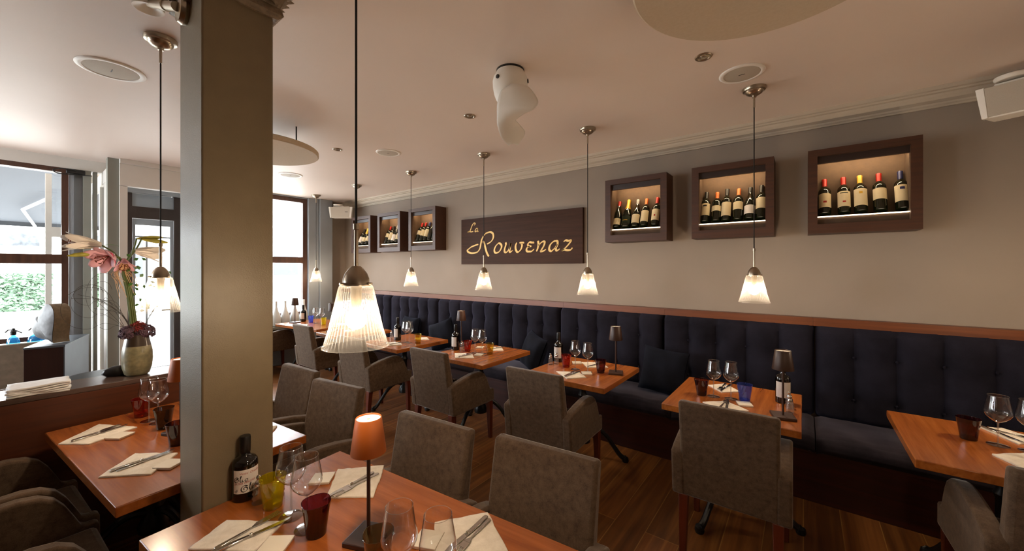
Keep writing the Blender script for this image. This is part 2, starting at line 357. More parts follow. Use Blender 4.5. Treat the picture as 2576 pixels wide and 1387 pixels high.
# ---- far window bay (right of the pillar): X = -6.9
def window(name, label, X, y0, y1, z0, z1, transom, fr=.07, fd=.07, mullions=()):
    w = thing(name, (X, 0, 0), label, 'window', kind='structure')
    f = MB()
    f.box(-fd / 2, fd / 2, y0, y0 + fr, z0, z1).box(-fd / 2, fd / 2, y1 - fr, y1, z0, z1)
    for y in mullions: f.box(-fd / 2, fd / 2, y - fr / 2, y + fr / 2, z0, z1)
    f.box(-fd / 2 - .002, fd / 2 - .002, y0 + fr, y1 - fr, z0, z0 + fr).box(-fd / 2 - .002, fd / 2 - .002, y0 + fr, y1 - fr, z1 - fr, z1)
    f.box(-fd / 2 - .002, fd / 2 + .012, y0 + fr, y1 - fr, transom - .055, transom + .045)
    f.build('window_frame', M['winwood'], w, smooth=False)
    ys = sorted([y0 + fr] + list(mullions) + [y1 - fr])
    p = MB()
    for a, b in zip(ys, ys[1:]):
        for c, d in ((z0 + fr, transom - .055), (transom + .045, z1 - fr)):
            p.add([(0, a, c), (0, b, c), (0, b, d), (0, a, d)], [(0, 1, 2, 3)])
    p.build('window_pane', M['pane'], w, smooth=False, normals=False)
    return w
window('window_2', 'tall window with brown wooden frame behind the white bottle vases', XB2, 1.75, 3.13, .78, 2.79, 1.735)
struct('wall_window_bay', MB().box(XB2 - .12, XB2 + .05, 1.7, 3.13, 0, .78).box(XB2 - .12, XB2 + .05, 1.7, 3.13, 2.79, CEIL), M['steel'], 'painted panel under the far window', 'wall')
struct('trim_3', MB().box(XB2 - .1, XB2 + .10, 3.13, 3.30, 0, CEIL).box(XB2 - .1, XB2 + .155, 3.305, 3.52, 0, CEIL), M['steel'], 'grey painted steel pilaster beside the far window', 'pilaster', bevel=.004)
struct('wall_left', MB().box(XB2 - .12, XB2 - .02, 3.5, YW, 0, CEIL), M['wall'], 'short greige wall beyond the grey pilaster', 'wall')
# window ledge carrying the white vases
struct('trim_4', box(XB2 + .05, XB2 + .26, 1.75, 3.13, .62, .66), M['greywood'], 'narrow ledge under the far window carrying white vases', 'ledge')

# ---- left window bay: X = -6.45
window('window_1', 'wide window with brown wooden frame behind the heart sculpture', XB, -3.0, .39, .83, 2.69, 1.70, fr=.05, mullions=(-1.5,))
struct('trim_5', box(XB - .1, XB + .04, -3.2, .68, 2.69, CEIL), M['white'], 'white lintel over the wide window', 'lintel')
struct('wall_left_parapet', MB().box(-6.22, -6.14, -3.2, .42, 0, .848).box(XB - .1, -6.22, -3.2, .42, 0, .715), M['sillstone'], 'grey brown parapet panel under the wide window', 'wall')
struct('trim_6', box(XB - .12, -6.222, -3.2, .42, .72, .752), M['white'], 'pale window sill under the wide window', 'sill')
struct('wall_left_corner', box(XB - .1, XB, -3.3, -3.0, .83, 2.69), M['wall'], 'corner wall beside the wide window, outside the view', 'wall')
# posts between window and vestibule
struct('trim_7', MB().box(XB - .08, XB + .03, .395, .428, 0, 2.69).box(XB - .09, XB + .0, .430, .493, 0, 2.69), M['steel'], 'pale grey frame strips beside the wide window', 'frame')
struct('trim_8', MB().box(XB - .06, XB + .05, .495, .556, 0, 2.69).box(XB - .06, XB + .03, .574, .606, 0, 2.69), M['greywood'], 'slim grey green post beside the wide window', 'post')
# vestibule: corner post, glass return, header and door
struct('trim_9', box(-6.14, -6.05, .645, .735, 0, CEIL), M['greywood'], 'grey green corner post of the entrance vestibule', 'post', bevel=.003)
v = thing('window_3', (0, 0, 0), 'glazed side of the entrance vestibule between two grey posts', 'window', kind='structure')
MB().box(-7.5, -6.14, .645, .70, 2.56, 2.70).box(-7.5, -6.14, .65, .695, 0, .12).box(-6.36, -6.14, .65, .69, .12, 2.56).box(-6.75, -6.68, .65, .69, .12, 2.56).box(-7.5, -7.42, .65, .69, .12, 2.56).build('window_frame', M['white'], v, smooth=False)
p = MB()
for a, b in ((-6.68, -6.36), (-7.42, -6.75)): p.add([(a, .67, .12), (b, .67, .12), (b, .67, 2.56), (a, .67, 2.56)], [(0, 1, 2, 3)])
p.build('window_pane', M['pane'], v, smooth=False, normals=False)
struct('trim_10', MB().box(-6.10, -6.02, .735, 1.80, 2.515, 2.76).box(-6.12, -5.995, .735, 1.80, 2.76, CEIL).box(-6.09, -6.03, .735, .80, 0, 2.512), M['white'], 'cream door casing and header of the vestibule', 'casing', bevel=.003)
struct('wall_vestibule', MB().box(-7.6, -6.02, 1.70, 1.76, 0, CEIL).box(-7.6, -7.5, .64, .96, 0, CEIL).box(-7.6, -7.5, .96, 1.46, 2.40, CEIL), M['white'], 'cream side wall of the entrance vestibule', 'wall')
d = thing('door_1', (-7.30, 0, 0), 'dark framed glass entrance door seen past the lily vase', 'door', kind='structure')
MB().box(-.05, .05, .925, 1.005, 0, 2.66).box(-.05, .05, 1.44, 1.70, 0, 2.66).box(-.05, .05, 1.005, 1.44, 2.28, 2.44).build('door_frame', M['darkwood'], d, smooth=False)
MB().box(-.03, .03, 1.005, 1.44, 2.44, 2.62).box(.055, .12, .9, 1.72, 2.62, 2.70).build('transom_box', M['steel'], d, smooth=False)
MB().box(-.03, .03, 1.012, 1.04, .05, 2.275).box(-.03, .03, 1.40, 1.435, .05, 2.275).box(-.03, .03, 1.04, 1.40, 2.19, 2.275).box(-.03, .03, 1.04, 1.40, .05, .2).box(-.02, .02, 1.04, 1.40, 2.02, 2.04).box(-.02, .02, 1.145, 1.165, .2, 2.02).build('door_leaf', M['steel'], d, smooth=False)
MB().add([(0, 1.04, .2), (0, 1.40, .2), (0, 1.40, 2.19), (0, 1.04, 2.19)], [(0, 1, 2, 3)]).build('door_pane', M['pane'], d, smooth=False, normals=False)
MB().tube([(.04, 1.385, 1.0), (.085, 1.385, 1.0), (.085, 1.30, 1.0)], .011).build('door_handle', M['dark'], d)
# door closer and cable above the window
o = thing('door_closer', (-6.40, .34, 2.635), 'black cable loop and door closer arm under the white lintel', 'door closer')
box(-.03, .03, .03, .17, .0, .045).build('closer_body', M['dark'], o, bevel=.006)
MB().tube(smoothpath([(.03, .10, .03), (.05, 0, .035), (.06, -.06, .01), (.05, -.03, -.02), (.03, .10, -.012), (.02, .22, .0)], 6), .006, 6).build('cable', M['dark'], o)

# ---- pillar with capital
PX0, PX1, PY0, PY1 = -1.955, -1.674, .406, .634
pil = thing('pillar', ((PX0 + PX1) / 2, (PY0 + PY1) / 2, 0), 'square linen-textured taupe pillar standing between the two near tables', 'pillar', kind='structure')
w, dpt = (PX1 - PX0) / 2, (PY1 - PY0) / 2
box(-w, w, -dpt, dpt, 0, CEIL).build('shaft', M['pillar'], pil, bevel=.006)
cp = MB(); stp = [(2.585, .012), (2.60, .028), (2.622, .022), (2.63, .018), (2.70, .045), (2.765, .085), (2.775, .10), (CEIL - .002, .105)]
for (z0, e0), (z1, e1) in zip(stp, stp[1:]):
    cp.hexa([(-w - e0, -dpt - e0, z0), (w + e0, -dpt - e0, z0), (w + e0, dpt + e0, z0), (-w - e0, dpt + e0, z0), (-w - e1, -dpt - e1, z1), (w + e1, -dpt - e1, z1), (w + e1, dpt + e1, z1), (-w - e1, dpt + e1, z1)])
cp.build('capital', M['capital'], pil, smooth=False)
lf = MB()
for side in range(4):
    L_ = (w if side % 2 == 0 else dpt); nl = 6 if side % 2 == 0 else 5
    for k in range(nl):
        c = -L_ + (k + .5) * 2 * L_ / nl; hw = L_ / nl * .98
        def leaf(u, vv, c=c, hw=hw, side=side):
            t = vv; e = .024 + .085 * t ** 1.6 + .012 * math.sin(u * PI) * (1 + .6 * math.cos(6 * PI * t)); z = 2.632 + .135 * t
            a = c + (u - .5) * 2 * hw * (1 - .55 * t ** 3)
            D = (dpt if side % 2 == 0 else w)
            p = {0: (a, -D - e, z), 1: (w + e, a, z), 2: (a, dpt + e, z), 3: (-w - e, a, z)}[side]
            return p
        lf.grid(leaf, 6, 10)
lf.build('carved_leaves', M['capital'], pil)
s = thing('wall_spotlight', (-1.86, PY0, 2.57), 'nickel spotlight arm clamped to the pillar top', 'spotlight')
MB().lathe([(.0, 0), (.05, 0), (.052, .012), (.045, .026), (.0, .026)], 24).xf(Matrix.Rotation(PI / 2, 4, 'X')).build('mount_ring', M['bronze'], s)
MB().tube([(-.0, -.03, .005), (-.13, -.045, .055), (-.26, -.06, .11)], .017, 12).tube([(-.09, -.041, .04), (-.12, -.044, .052)], .021, 12).build('arm', M['bronze'], s)
MB().lathe([(.0, .05), (.04, .05), (.052, .03), (.05, -.02), (.044, -.02), (.0, .0)], 24, -.275, -.062, .11).build('lamp_head', M['plastic'], s)

# ================================================================== banquette
bq = thing('banquette', (0, YW, 0), 'long navy velvet banquette with tufted back along the greige wall', 'banquette')
pl = MB().box(-6.8, 2.55, -.53, -.02, 0, .345)
pl.build('plinth', M['plinth'], bq, smooth=False, bevel=.004)
MB().box(-6.8, 2.55, -.575, -.02, .346, .365).build('seat_board', M['plinth'], bq, smooth=False, bevel=.003)
seams = [-6.8, -6.43, -5.313, -4.196, -3.08, -2.18, -1.061, .07, 1.19, 2.3, 2.55]
def panel(x0, x1, zlo, zhi, nch):
    def fn(u, vv):
        x = x0 + .004 + (x1 - x0 - .008) * u; z = zlo + (zhi - zlo) * vv
        f = u * nch; ch = abs(math.sin(PI * f)); edge = min(u, 1 - u) * (x1 - x0)
        pin = 0
        k = round(f)
        if 0 < k < nch:
            for bz in (.63, .94): pin = max(pin, math.exp(-(((f - k) * (x1 - x0) / nch) ** 2 + (z - bz) ** 2) / .0022))
        y = -.105 - .034 * ch ** .55 + .022 * pin
        if edge < .03: y += .05 * (1 - edge / .03) ** 2
        tz = min(zhi - z, z - zlo)
        if tz < .05: y += .05 * (1 - tz / .05) ** 2
        return (x, y, z)
    return MB().grid(fn, nch * 12, 40)
for a, b in zip(seams, seams[1:]):
    panel(a, b, .455, 1.152, max(1, round((b - a) / .222))).build('back_panel', M['navy'], bq, angle=80)
b0 = None
for a, b in zip(seams, seams[1:]):
    nch = max(1, round((b - a) / .222))
    for k in range(1, nch):
        for bz in (.63, .94):
            if b0 is None: b0 = MB().sphere((0, 0, 0), .008, 10, 6).build('tufting_button', M['navy'], bq); q = b0
            else: q = b0.copy(); C.objects.link(q)
            q.location = (a + (b - a) * k / nch, -.106, bz)
ss = [-6.8, -5.35, -4.2, -3.05, -1.9, -.86, .065, 1.2, 2.55]
for a, b in zip(ss, ss[1:]):
    def seat(u, vv, a=a, b=b):
        # profile from underside front edge over the top to the back
        P = [(-.585, .366), (-.60, .39), (-.598, .43), (-.58, .462), (-.54, .476), (-.45, .482), (-.3, .48), (-.16, .476), (-.105, .47)]
        t = vv * (len(P) - 1); i = min(int(t), len(P) - 2); q = t - i
        y = P[i][0] + (P[i + 1][0] - P[i][0]) * q; z = P[i][1] + (P[i + 1][1] - P[i][1]) * q
        e = min(u, 1 - u) * (b - a); k = 1 - min(1, e / .035); z -= .02 * k * k * (z > .37); y += .012 * k * k
        z += (.006 * math.sin(23 * u + 9 * vv) * math.sin(PI * vv) * min(1, e / .06)) if z > .45 else 0
        return (a + .003 + (b - a - .006) * u, y, z)
    MB().grid(seat, 28, 24).build('seat_cushion', M['seatvel'], bq, angle=80)
# ---- loose cushions
def cushion(loc, rot, label, s=.40):
    def fn(u, vv):
        a, b = u * 2 - 1, vv * 2 - 1
        return (a, b)
    n = 16; vs = []; fs = []
    for sgn in (1, -1):
        base = len(vs)
        for i in range(n + 1):
            for j in range(n + 1):
                a, b = i / n * 2 - 1, j / n * 2 - 1
                pinch = 1 - .09 * (1 - a * a) * abs(b) - 0
                x = a * s / 2 * (1 - .10 * (1 - b * b) * abs(a) ** 2 * 0 - .07 * (1 - b * b) * abs(a)); z = b * s / 2 * (1 - .07 * (1 - a * a) * abs(b))
                th = .085 * max(0, (1 - a ** 4) * (1 - b ** 4)) ** .6 + .006
                th += .006 * math.sin(7 * a + 3 * b) * (1 - a * a) * (1 - b * b)
                vs.append((x, sgn * th, z))
        for i in range(n):
            for j in range(n):
                q = [base + i * (n + 1) + j, base + (i + 1) * (n + 1) + j, base + (i + 1) * (n + 1) + j + 1, base + i * (n + 1) + j + 1]
                fs.append(tuple(q if sgn < 0 else q[::-1]))
    mb = MB().add(vs, fs)
    o = mb.build('cushion', M['cushion'], None, angle=80)
    o.location = loc; o.rotation_euler = rot
    return tag(o, label, 'cushion', 'loose cushions on the banquette')
cushion((-1.0, 3.545, .675), (math.radians(-14), math.radians(4), math.radians(-6)), 'navy velvet cushion between the two wall tables nearest the viewer')
cushion((-2.38, 3.52, .665), (math.radians(-16), math.radians(9), math.radians(-30)), 'navy velvet cushion below the start of the wooden name sign')
cushion((-3.93, 3.58, .675), (math.radians(-14), math.radians(-20), math.radians(14)), 'tilted navy cushion beyond the table with the yellow tumbler and olive oil')
cushion((-4.66, 3.62, .67), (math.radians(-10), 0, math.radians(-4)), 'darkest cushion farthest along the banquette, behind two wine glasses')

# ================================================================== tables
def three_foot_base(parent, x=0, y=0, rot=0, h=.708):
    MB().lathe([(0, .16), (.062, .16), (.066, .19), (.05, .23), (.034, .26), (.03, .33), (.036, .36), (.03, .39), (.028, .52), (.037, .545), (.028, .57), (.03, .66), (.05, .69), (.0, .69)], 20, x, y).box(x - .19, x + .19, y - .03, y + .03, h - .02, h - .001).box(x - .03, x + .03, y - .19, y + .19, h - .02, h - .0012).build('column', M['iron'], parent)
    for k in range(3):
        a = rot + k * 2 * PI / 3
        pts = [(.03, .26), (.08, .275), (.14, .255), (.20, .20), (.25, .13), (.30, .06), (.335, .03), (.355, .03)]
        P = smoothpath([(x + r * math.cos(a), y + r * math.sin(a), z) for r, z in pts], 5)
        n = len(P)
        m = MB().tube(P, [.024 - .006 * math.sin(PI * i / n) for i in range(n)], 10)
        m.lathe([(0, 0), (.024, 0), (.028, .015), (.024, .034), (0, .04)], 14, x + .348 * math.cos(a), y + .348 * math.sin(a))
        m.build('foot', M['iron'], parent)
def table(name_label, x, y, wx, wy, rz=0, mat='table', bases=((0, 0),), brot=0, group=None, z=.75, t=.04):
    o = thing('dining_table', (x, y, 0), name_label, 'table', group, rz)
    box(-wx / 2, wx / 2, -wy / 2, wy / 2, z - t, z).build('tabletop', M[mat], o, bevel=.004, seg=3)
    for bx, by in bases: three_foot_base(o, bx, by, brot, z - t)
    return o
GT = 'square tables along the banquette'
table('square wall table cut off by the frame edge, purple tumbler at its corner', .745, 2.805, .70, .735, 0, brot=math.radians(-115), group=GT)
table('square wall table carrying the blue tumbler', -.358, 2.845, .702, .73, 0, brot=math.radians(-114), group=GT)
table('square wall table carrying one red and one purple tumbler', -1.46, 2.885, .70, .72, 0, brot=math.radians(-87), group=GT)
table('square wall table carrying one red and one amber tumbler', -2.57, 2.855, .70, .74, 0, brot=math.radians(-89), group=GT)
table('square wall table right beside the big hanging lamp shade', -3.69, 2.78, .70, .72, 0, brot=math.radians(-112), group=GT)
table('square wall table mostly hidden behind the big hanging lamp shade', -4.79, 2.80, .62, .72, 0, brot=math.radians(-112), group=GT)
table('long wall table below the far window, yellow and blue tumblers on it', -5.88, 2.84, 1.06, .70, math.radians(6), mat='tablex', bases=((-.25, 0), (.25, 0)), brot=math.radians(30))
TLX, TLY, TLR = -2.556, .510, math.radians(5.8)
table('long red-brown table between pillar and low partition', TLX, TLY, 1.175, .69, TLR, 'tablex', ((-.3, 0), (.3, 0)), math.radians(20))
TFR = math.radians(5.2)
ux, uy = math.cos(TFR), math.sin(TFR)
TFX = -1.650 + ux * .60 - uy * .345; TFY = .243 + uy * .60 + ux * .345
table('long red-brown table in front of the pillar, terracotta lamp on it', TFX, TFY, 1.2, .69, TFR, 'tablex', ((-.3, 0), (.3, 0)), math.radians(20))

# ================================================================== chairs
def make_chair(label, group):
    o = thing('dining_armchair', (0, 0, 0), label, 'chair', group)
    # seat
    box(-.212, .212, -.20, .285, .352, .462).build('seat', M['chair'], o, bevel=.022, seg=3)
    # backrest: raked, slightly wider at the top
    b = MB(); n = 10; A = []; B = []
    for i in range(n + 1):
        t = i / n; z = .352 + .535 * t; hw = .222 + .004 * t
        yo = -.232 - .075 * t ** 1.2; yi = yo + .085 - .03 * t
        A.append((hw, yo, yi, z))
    for i in range(n):
        (h0, o0, i0, z0), (h1, o1, i1, z1) = A[i], A[i + 1]
        k = len(b.v)
        if i == 0: b.v += [(-h0, o0, z0), (h0, o0, z0), (h0, i0, z0), (-h0, i0, z0)]; k = 0; b.f.append((3, 2, 1, 0))
        s = 4 * i; b.v += [(-h1, o1, z1), (h1, o1, z1), (h1, i1, z1), (-h1, i1, z1)]
        for j in range(4): b.f.append((s + j, s + (j + 1) % 4, s + 4 + (j + 1) % 4, s + 4 + j))
    b.f.append((4 * n, 4 * n + 1, 4 * n + 2, 4 * n + 3))
    b.build('backrest', M['chair'], o, bevel=.016, seg=3)
    # arms
    pr = [(-.235, .352), (-.262, .60), (-.20, .622), (-.10, .645), (.0, .66), (.07, .663), (.125, .652), (.165, .625), (.195, .58), (.222, .52), (.238, .482), (.252, .468), (.295, .466), (.297, .352)]
    for s in (-1, 1):
        a, c = (.208, .272) if s > 0 else (-.272, -.208)
        MB().prism(pr, a, c, 'x').build('armrest', M['chair'], o, bevel=.014, seg=3)
    for x, y in ((-.238, .262), (.238, .262), (-.215, -.205), (.215, -.205)):
        yb = y + (.012 if y > 0 else -.03)
        MB().hexa([(x - .016, yb - .016, 0), (x + .016, yb - .016, 0), (x + .016, yb + .016, 0), (x - .016, yb + .016, 0),
                   (x - .024, y - .024, .356), (x + .024, y - .024, .356), (x + .024, y + .024, .356), (x - .024, y + .024, .356)]).build('leg', M['leg'], o, bevel=.004)
    return o
GC = 'taupe armchairs of the dining room'
ch = make_chair('taupe armchair at the wall table with the blue tumbler', GC)
ch.location = (-.315, 2.475, 0); ch.rotation_euler = (0, 0, math.radians(1))
PIR = PI
for x, y, rz, lab in (
    (.80, 2.46, math.radians(2), 'taupe armchair cut off by the frame edge, one arm and back edge showing'),
    (-1.495, 2.47, math.radians(2), 'taupe armchair at the wall table with red and purple tumblers'),
    (-2.585, 2.47, math.radians(1), 'taupe armchair at the wall table with red and amber tumblers'),
    (-3.71, 2.395, math.radians(3), 'taupe armchair directly below the big hanging lamp shade'),
    (-4.95, 2.48, 0, 'taupe armchair left of the big hanging lamp shade, back turned to viewer'),
    (-6.52, 2.45, math.radians(4), 'taupe armchair half hidden by the pillar, pulled up to the window table'),
    (-1.35, .93, PI + math.radians(5), 'taupe armchair across the front table, behind the terracotta lamp'),
    (-.79, 1.015, PI + math.radians(6), 'taupe armchair across the front table, nearest to the viewer'),
    (-2.25, .955, PI + math.radians(8), 'brown-lit armchair beside the pillar with its corner behind the front lamp'),
    (-2.85, .985, PI + math.radians(3), 'taupe armchair back just emerging from behind the pillar, above the bluish tabletop'),
    (-2.835, -.06, math.radians(4), 'armchair in shadow beside the low partition, at the far end of its table'),
    (-2.27, -.04, math.radians(3), 'armchair in shadow at the bottom edge, nearest end of the partition table'),
    (-4.0, -.24, math.radians(92), 'dark armchair beyond the low partition, below the window sill'),
):
    dup(ch, (x, y, 0), rz, lab, GC)

# ================================================================== low partition with things on it
pt = thing('partition', (-3.175, 0, 0), 'low red-brown wooden partition behind the long left table', 'partition')
box(-.24, 0, -1.6, 1.0, 0, .909).build('panel', M['partwood'], pt, smooth=False, bevel=.003)
box(-.255, .004, -1.6, 1.0, .9095, .937).build('ledge_top', M['parttop'], pt, smooth=False, bevel=.003)
ZP = .937
# stack of folded white napkins
o = thing('napkin_stack', (-3.255, .095, ZP), 'pile of folded white napkins on the low partition', 'napkins', rz=math.radians(0))
for k in range(5):
    def nap(u, vv, k=k):
        return ((u - .5) * .17 + .003 * math.sin(9 * vv + k), (vv - .5) * .21 + .004 * math.sin(k * 2.3) + .003 * math.sin(11 * u), .004 + k * .0095 + .003 * math.sin(5 * vv + k) * u)
    MB().grid(nap, 10, 14).build('folded_napkin', M['whitecloth'], o, solid=.008, angle=70)
# vase
vz = thing('vase', (-3.285, .478, ZP), 'olive glazed vase with dark rim on the low partition', 'vase')
prof = [(0, 0), (.045, 0), (.058, .012), (.068, .05), (.072, .10), (.070, .15), (.064, .182)]
MB().lathe(prof, 40).build('lower_body', M['vase_low'], vz, angle=60)
MB().lathe([(.0642, .182), (.060, .205), (.0545, .235), (.053, .25), (.049, .25), (.052, .22), (.058, .19), (.0, .17)], 40).build('dark_rim', M['vase_top'], vz, angle=60)
VX, VY, VZ = -3.285, .478, ZP + .24
# --- lily bouquet (position helper: lateral axis along Y, x towards the viewer)
bq2 = thing('lily_bouquet', (VX, VY, VZ), 'bound bunch of pink and cream lilies standing in the olive vase', 'flowers')
bind = Vector((.0, -.062, .435))
mb = MB()
for k in range(9):
    a = 2 * PI * k / 9
    p0 = Vector((.018 * math.cos(a), .018 * math.sin(a), -.15)); p1 = Vector((.01 * math.cos(a), -.03 + .012 * math.sin(a), .22)); p2 = bind + Vector((.012 * math.cos(a), .012 * math.sin(a), 0))
    mb.tube(smoothpath([p0, p1, p2], 6), .0048, 7)
tips = {'a': (.02, -.155, .555), 'b': (.03, -.135, .515), 'c': (-.02, .0, .605), 'd': (.0, .02, .605), 'e': (.01, -.02, .535), 'f': (.03, -.11, .50)}
for k, (x, y, z) in tips.items():
    mb.tube(smoothpath([bind, bind + (Vector((x, y, z)) - bind) * .55 + Vector((0, .012, .01)), (x, y, z)], 6), .0042, 7)
mb.build('stems', M['stem'], bq2, angle=70)
MB().lathe([(.018, -.025), (.026, -.015), (.027, .015), (.02, .028)], 16, *bind).build('straw_wrap', M['wrap'], bq2)
rt = MB()
for k in range(26):
    a = R.uniform(0, 2 * PI); l = R.uniform(.05, .2); e = R.uniform(.02, .05)
    rt.tube(smoothpath([bind + Vector((.015 * math.cos(a), .015 * math.sin(a), -.02)), bind + Vector((e * math.cos(a), e * math.sin(a) , -.05)), bind + Vector((e * 1.0 * math.cos(a + .5), e * math.sin(a + .5) + .3 * l * .5, -l))], 5), .0012, 4)
rt.build('hanging_roots', M['wrap'], bq2)
def petal(L, W, curl, flare, n=10):
    def fn(u, vv):
        t = vv; wv = W * (math.sin(PI * min(1, t * .9 + .07)) ** .6)
        r = .008 + flare * t ** 1.6 * L
        zz = L * t - curl * L * t ** 3
        x = (u - .5) * 2 * wv; back = .25 * abs(x)
        return (x, r + back * .3 - .0 + .15 * x * x / max(W, .001), zz)
    return fn
def lily(name, at, dirv, mat, L=.13, W=.02, flare=.5, curl=.15, throat=None, label=None):
    q = Vector(dirv).normalized().to_track_quat('Z', 'Y').to_matrix().to_4x4(); T = Matrix.Translation(Vector(at)) @ q
    m = MB()
    for k in range(6):
        s = len(m.v); m.grid(petal(L * (1 if k % 2 else .94), W * (1.15 if k % 2 else .9), curl, flare), 6, 10)
        m.xf(Matrix.Rotation(k * PI / 3, 4, 'Z'), s)
    m.xf(T)
    o = m.build(name, mat, bq2, solid=.0015, angle=80)
    if label: o['label'] = label
    if throat:
        t = MB()
        for k in range(6):
            s = len(t.v); t.grid(petal(L * .6, W * .5, curl, flare * 1.18), 3, 6); t.xf(Matrix.Rotation(k * PI / 3, 4, 'Z'), s)
        t.xf(T @ Matrix.Translation((0, 0, .004))).build('lily_throat', throat, o, solid=.001)
    st = MB()
    for k in range(6):
        a = k * PI / 3 + .4; e = (.022 * math.cos(a), .022 * math.sin(a), L * .78)
        st.tube([(0, 0, L * .2), e], .0013, 5); st.tube([(e[0] - .007 * math.sin(a), e[1] + .007 * math.cos(a), e[2]), (e[0] + .007 * math.sin(a), e[1] - .007 * math.cos(a), e[2])], .0026, 6)
    st.tube([(0, 0, L * .2), (0, 0, L * .95)], .002, 5)
    st.xf(T).build('stamens', M['stamen'], o)
    return o
lily('lily_flower', (.02, -.155, .555), (.12, -1, .10), M['lilyw'], .16, .025, .30, .05, label='cream lily opening sideways to the window')
lily('lily_flower', (.03, -.11, .50), (.75, -.75, -.42), M['lilyp'], .115, .033, .62, .2, M['lilyc'], label='wide open pink lily')
lily('lily_flower', (.0, -.06, .475), (.55, .0, -.75), M['lilyp'], .09, .018, .5, .15, label='small pink lily beside the straw wrap')
lily('lily_flower', (.0, -.01, .525), (-.1, 1, -.12), M['lilyw'], .14, .025, .33, .08, label='pale lily pointing to the hanging lamp')
def bud(at, dirv, L, r, mat, label):
    q = Vector(dirv).normalized().to_track_quat('Z', 'Y').to_matrix().to_4x4()
    m = MB().lathe([(.004, 0), (r * .55, L * .12), (r * .9, L * .35), (r, L * .55), (r * .75, L * .8), (r * .3, L * .96), (0, L)], 12, mod=lambda a, z: 1 + .06 * math.cos(3 * a))
    m.xf(Matrix.Translation(Vector(at)) @ q); o = m.build('lily_bud', mat, bq2, angle=70); o['label'] = label
bud((-.02, .0, .605), (.1, 1, .12), .125, .0135, M['bud'], 'upper green lily bud')
bud((.0, .02, .60), (.15, 1, -.12), .125, .0135, M['bud'], 'lower green lily bud')
bud((.03, -.135, .515), (.2, -1, -.17), .16, .014, M['bud'], 'long bud reaching towards the window')
MB().grid(lambda u, vv: ((u - .5) * .016 * math.sin(PI * vv) , -.15 + .07 * vv, .553 + .008 * math.sin(PI * vv)), 3, 8).build('lily_leaf', M['leaf'], bq2, solid=.0015)
# hydrangea heads
def florets(name, c, r, n, mat, label, par):
    m = MB(); rr = random.Random(n)
    for k in range(n):
        th = math.acos(1 - 1.5 * rr.random()); ph = rr.uniform(0, 2 * PI)
        dv = Vector((math.sin(th) * math.cos(ph), math.sin(th) * math.sin(ph), math.cos(th))); p = Vector(c) + Vector((dv.x * r, dv.y * r, dv.z * r * 1.0)) * rr.uniform(.75, 1.05)
        q = dv.to_track_quat('Z', 'Y').to_matrix().to_4x4(); sp = rr.uniform(0, PI)
        for j in range(4):
            s = len(m.v); a = sp + j * PI / 2; e = .0085
            m.add([(0, 0, 0), (e * math.cos(a - .55), e * math.sin(a - .55), .003), (1.35 * e * math.cos(a), 1.35 * e * math.sin(a), .001), (e * math.cos(a + .55), e * math.sin(a + .55), .003)], [(0, 1, 2, 3)])
            m.xf(Matrix.Translation(p) @ q, s)
    o = m.build(name, mat, par, solid=.001, angle=80)
    if label: o['label'] = label
    return o
hy = thing('hydrangea_cluster', (VX, VY, VZ), 'dusky purple and dark red florets crowding the rim of the olive vase', 'flowers')
florets('purple_head', (.01, .036, .02), .048, 190, M['hydr'], 'dusky purple florets', hy)
florets('purple_head', (.01, -.04, .02), .045, 170, M['hydr'], 'dusky purple florets drooping over the rim', hy)
florets('red_head', (.0, .0, .05), .040, 150, M['hydr2'], 'dark red florets', hy)
# curled twigs and grasses
tw = thing('twig_spray', (VX, VY, VZ), 'looping dark twigs and thin grasses around the lilies in the vase', 'twigs')
m = MB(); rr = random.Random(5)
for k in range(6):
    c = Vector((rr.uniform(-.05, .05), -.17 + rr.uniform(-.05, .05), .20 + rr.uniform(-.06, .10))); r = rr.uniform(.05, .13)
    m.tube(smoothpath([(0, 0, -.05), (0, -.05, .05)] + [c + Vector((.02 * math.sin(a), r * math.cos(a) * (.55 + .08 * k), r * math.sin(a))) for a in [(-.9 - 5.2 * j / 9) for j in range(10)]], 5), .0009, 5)
for k in range(12):
    a = rr.uniform(-.5, 1.0); l = rr.uniform(.25, .42); s = rr.choice((-1, 1, 1))
    m.tube(smoothpath([(0, 0, -.05), (rr.uniform(-.03, .05), s * l * .25, l * .5), (rr.uniform(-.05, .08), s * l * .65, l * (.8 - .3 * a))], 6), .0011, 5)
m.build('twigs', M['twig'], tw)
m = MB()
for k in range(26):
    l = rr.uniform(.12, .5); y = rr.uniform(-.05, .14) * l / .3; x = rr.uniform(-.03, .05)
    s = len(m.v); m.add([(0, -.011, 0), (.004, 0, .014), (0, .011, 0), (-.002, 0, -.012)], [(0, 1, 2, 3)])
    m.xf(Matrix.Translation((x, y - .02, l)) @ Matrix.Rotation(rr.uniform(0, 6), 4, 'X') @ Matrix.Rotation(rr.uniform(-.8, .8), 4, 'Z'), s)
m.build('small_leaves', M['leaf'], tw, smooth=False, solid=.0008)
# dark ornament behind the vase
m = MB().lathe([(0, 0), (.05, 0), (.07, .02), (.06, .045), (.03, .06), (0, .062)], 18, mod=lambda a, z: 1 + .14 * math.sin(3 * a + 1) + .06 * math.sin(7 * a))
o = m.build('stone_ornament', M['dark'], None, angle=70); o.location = (-3.35, .41, ZP); o.scale = (.5, 1.0, 1); tag(o, 'black glossy stone ornament lying behind the olive vase', 'ornament')
